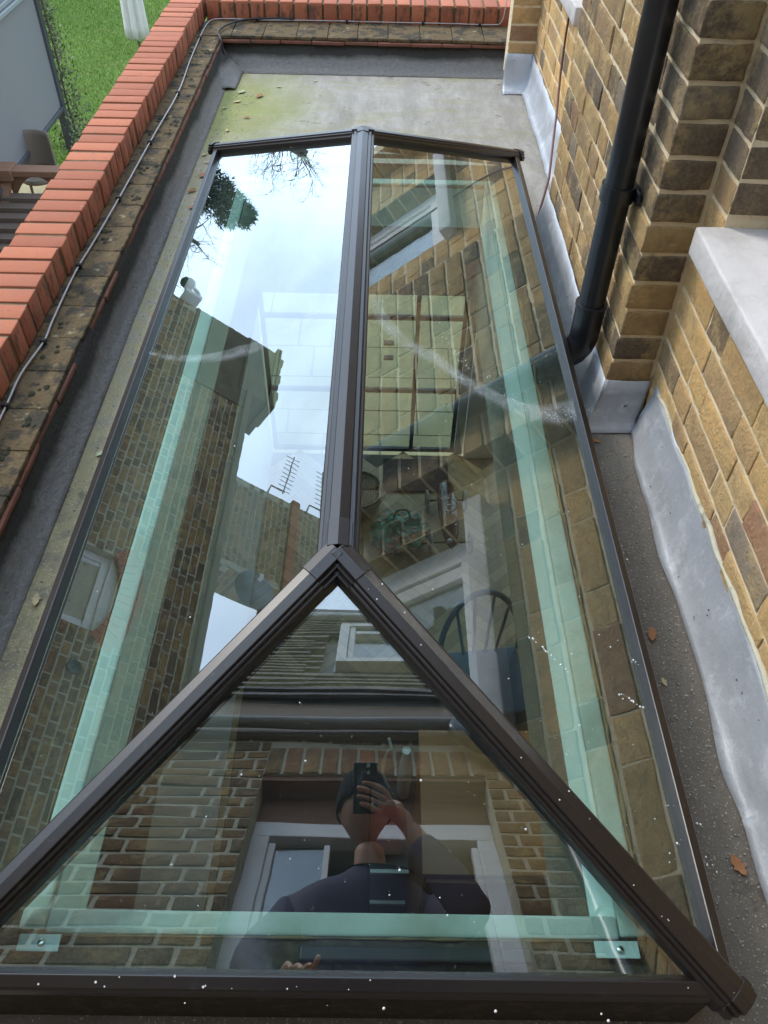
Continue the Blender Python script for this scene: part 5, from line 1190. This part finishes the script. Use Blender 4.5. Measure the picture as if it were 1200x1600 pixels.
MB().lathe([(.068, 0), (.064, -.03), (.045, -.055), (.02, -.068), (.002, -.07)], (0, .26, -.03), 24).build('dome', M['lens'], cc, local=True, smooth=True)

# trees mirrored in the left pane
def conifer(x, y, h, r_, label):
    t = thing('conifer_tree', label, 'tree', (x, y, -2.86)); MB().tube([(0, 0, 0), (.05, 0, h*.5), (0, 0, h*.97)], [.16, .09, .01], 10).build('trunk', M['bark'], t, local=True, smooth=True)
    g = MB(); rr = random.Random(5)
    for i in range(800):
        f = rr.uniform(.12, 1)**.8; z_ = f*h; L_ = (1-f)**.7*r_*rr.uniform(.55, 1.15)+.14; a = rr.uniform(0, 6.28); dr = Vector((math.cos(a), math.sin(a), rr.uniform(-.15, .3)))
        for k in range(24):
            s_ = rr.random()**.6; p_ = Vector((0, 0, z_))+dr*L_*s_+Vector((0, 0, .25*s_*s_*L_))
            d = (dr*.6+Vector((rr.gauss(0, .6), rr.gauss(0, .6), rr.gauss(0, .35)))).normalized(); e = d.cross(Vector((0, 0, 1))+d*.1).normalized(); ln = rr.uniform(.08, .19); g.add([p_-e*.030, p_+d*ln, p_+e*.030], [(0, 1, 2)])
    g.build('crown', M['needle'], t, local=True); return t
conifer(-8.1, 17.6, 5.6, 1.35, 'dark green conifer mirrored at the far left of the left pane')
def bare(x, y, h, label, seed, lean=.0, pollard=False):
    t = thing('bare_tree', label, 'tree', (x, y, -2.86)); rr = random.Random(seed); g = MB()
    top = Vector((lean, 0, h)); tk = MB().tube([(0, 0, 0), (lean*.3, .05, h*.5), top*.8+Vector((0, 0, 0)), top], [.26, .20, .16, .11 if pollard else .03], 12); tk.build('trunk', M['bark'], t, local=True, smooth=True)
    def grow(p, d, L_, r_, n_):
        pts = [p]; q = p.copy(); dd = d.copy()
        for k in range(4): dd = (dd+Vector((rr.gauss(0, .22), rr.gauss(0, .22), rr.gauss(0, .15)))).normalized(); q = q+dd*L_/4; pts.append(q.copy())
        g.tube(pts, [r_*(1-.7*k/4) for k in range(5)], 4, cap=False)
        if n_ > 0:
            for k in range(3): grow(pts[rr.choice((2, 3, 4))], (dd+Vector((rr.gauss(0, .6), rr.gauss(0, .6), rr.gauss(.0, .5)))).normalized(), L_*rr.uniform(.5, .75), r_*.45, n_-1)
    for i in range(26 if pollard else 16):
        f = rr.uniform(.78, 1) if pollard else rr.uniform(.4, 1); a = rr.uniform(0, 6.28)
        grow(Vector((lean*f, 0, h*f)), Vector((math.cos(a), math.sin(a), rr.uniform(.0, .9))).normalized(), rr.uniform(.5, 1.0) if pollard else rr.uniform(.7, 1.3), .022, 3)
    g.build('branches', M['twig'], t, local=True); return t
bare(-7.1, 19.6, 6.1, 'bare pollarded tree with a thick trunk and fine twigs', 3, .25, True)
bare(-9.2, 17.2, 4.9, 'slender leafless tree mirrored beside the left eave', 8, .1)
fn = thing('garden_fence', 'weathered board fence closing the far end of the lawn', 'fence', (0, 26, -2.86))
g = MB()
for i in range(150): g.box((-15+i*.2, 26, -2.86), (-15+i*.2+.185, 26.02, -1.1+random.uniform(-.02, .02)))
g.build('boards', M['deck'], fn)
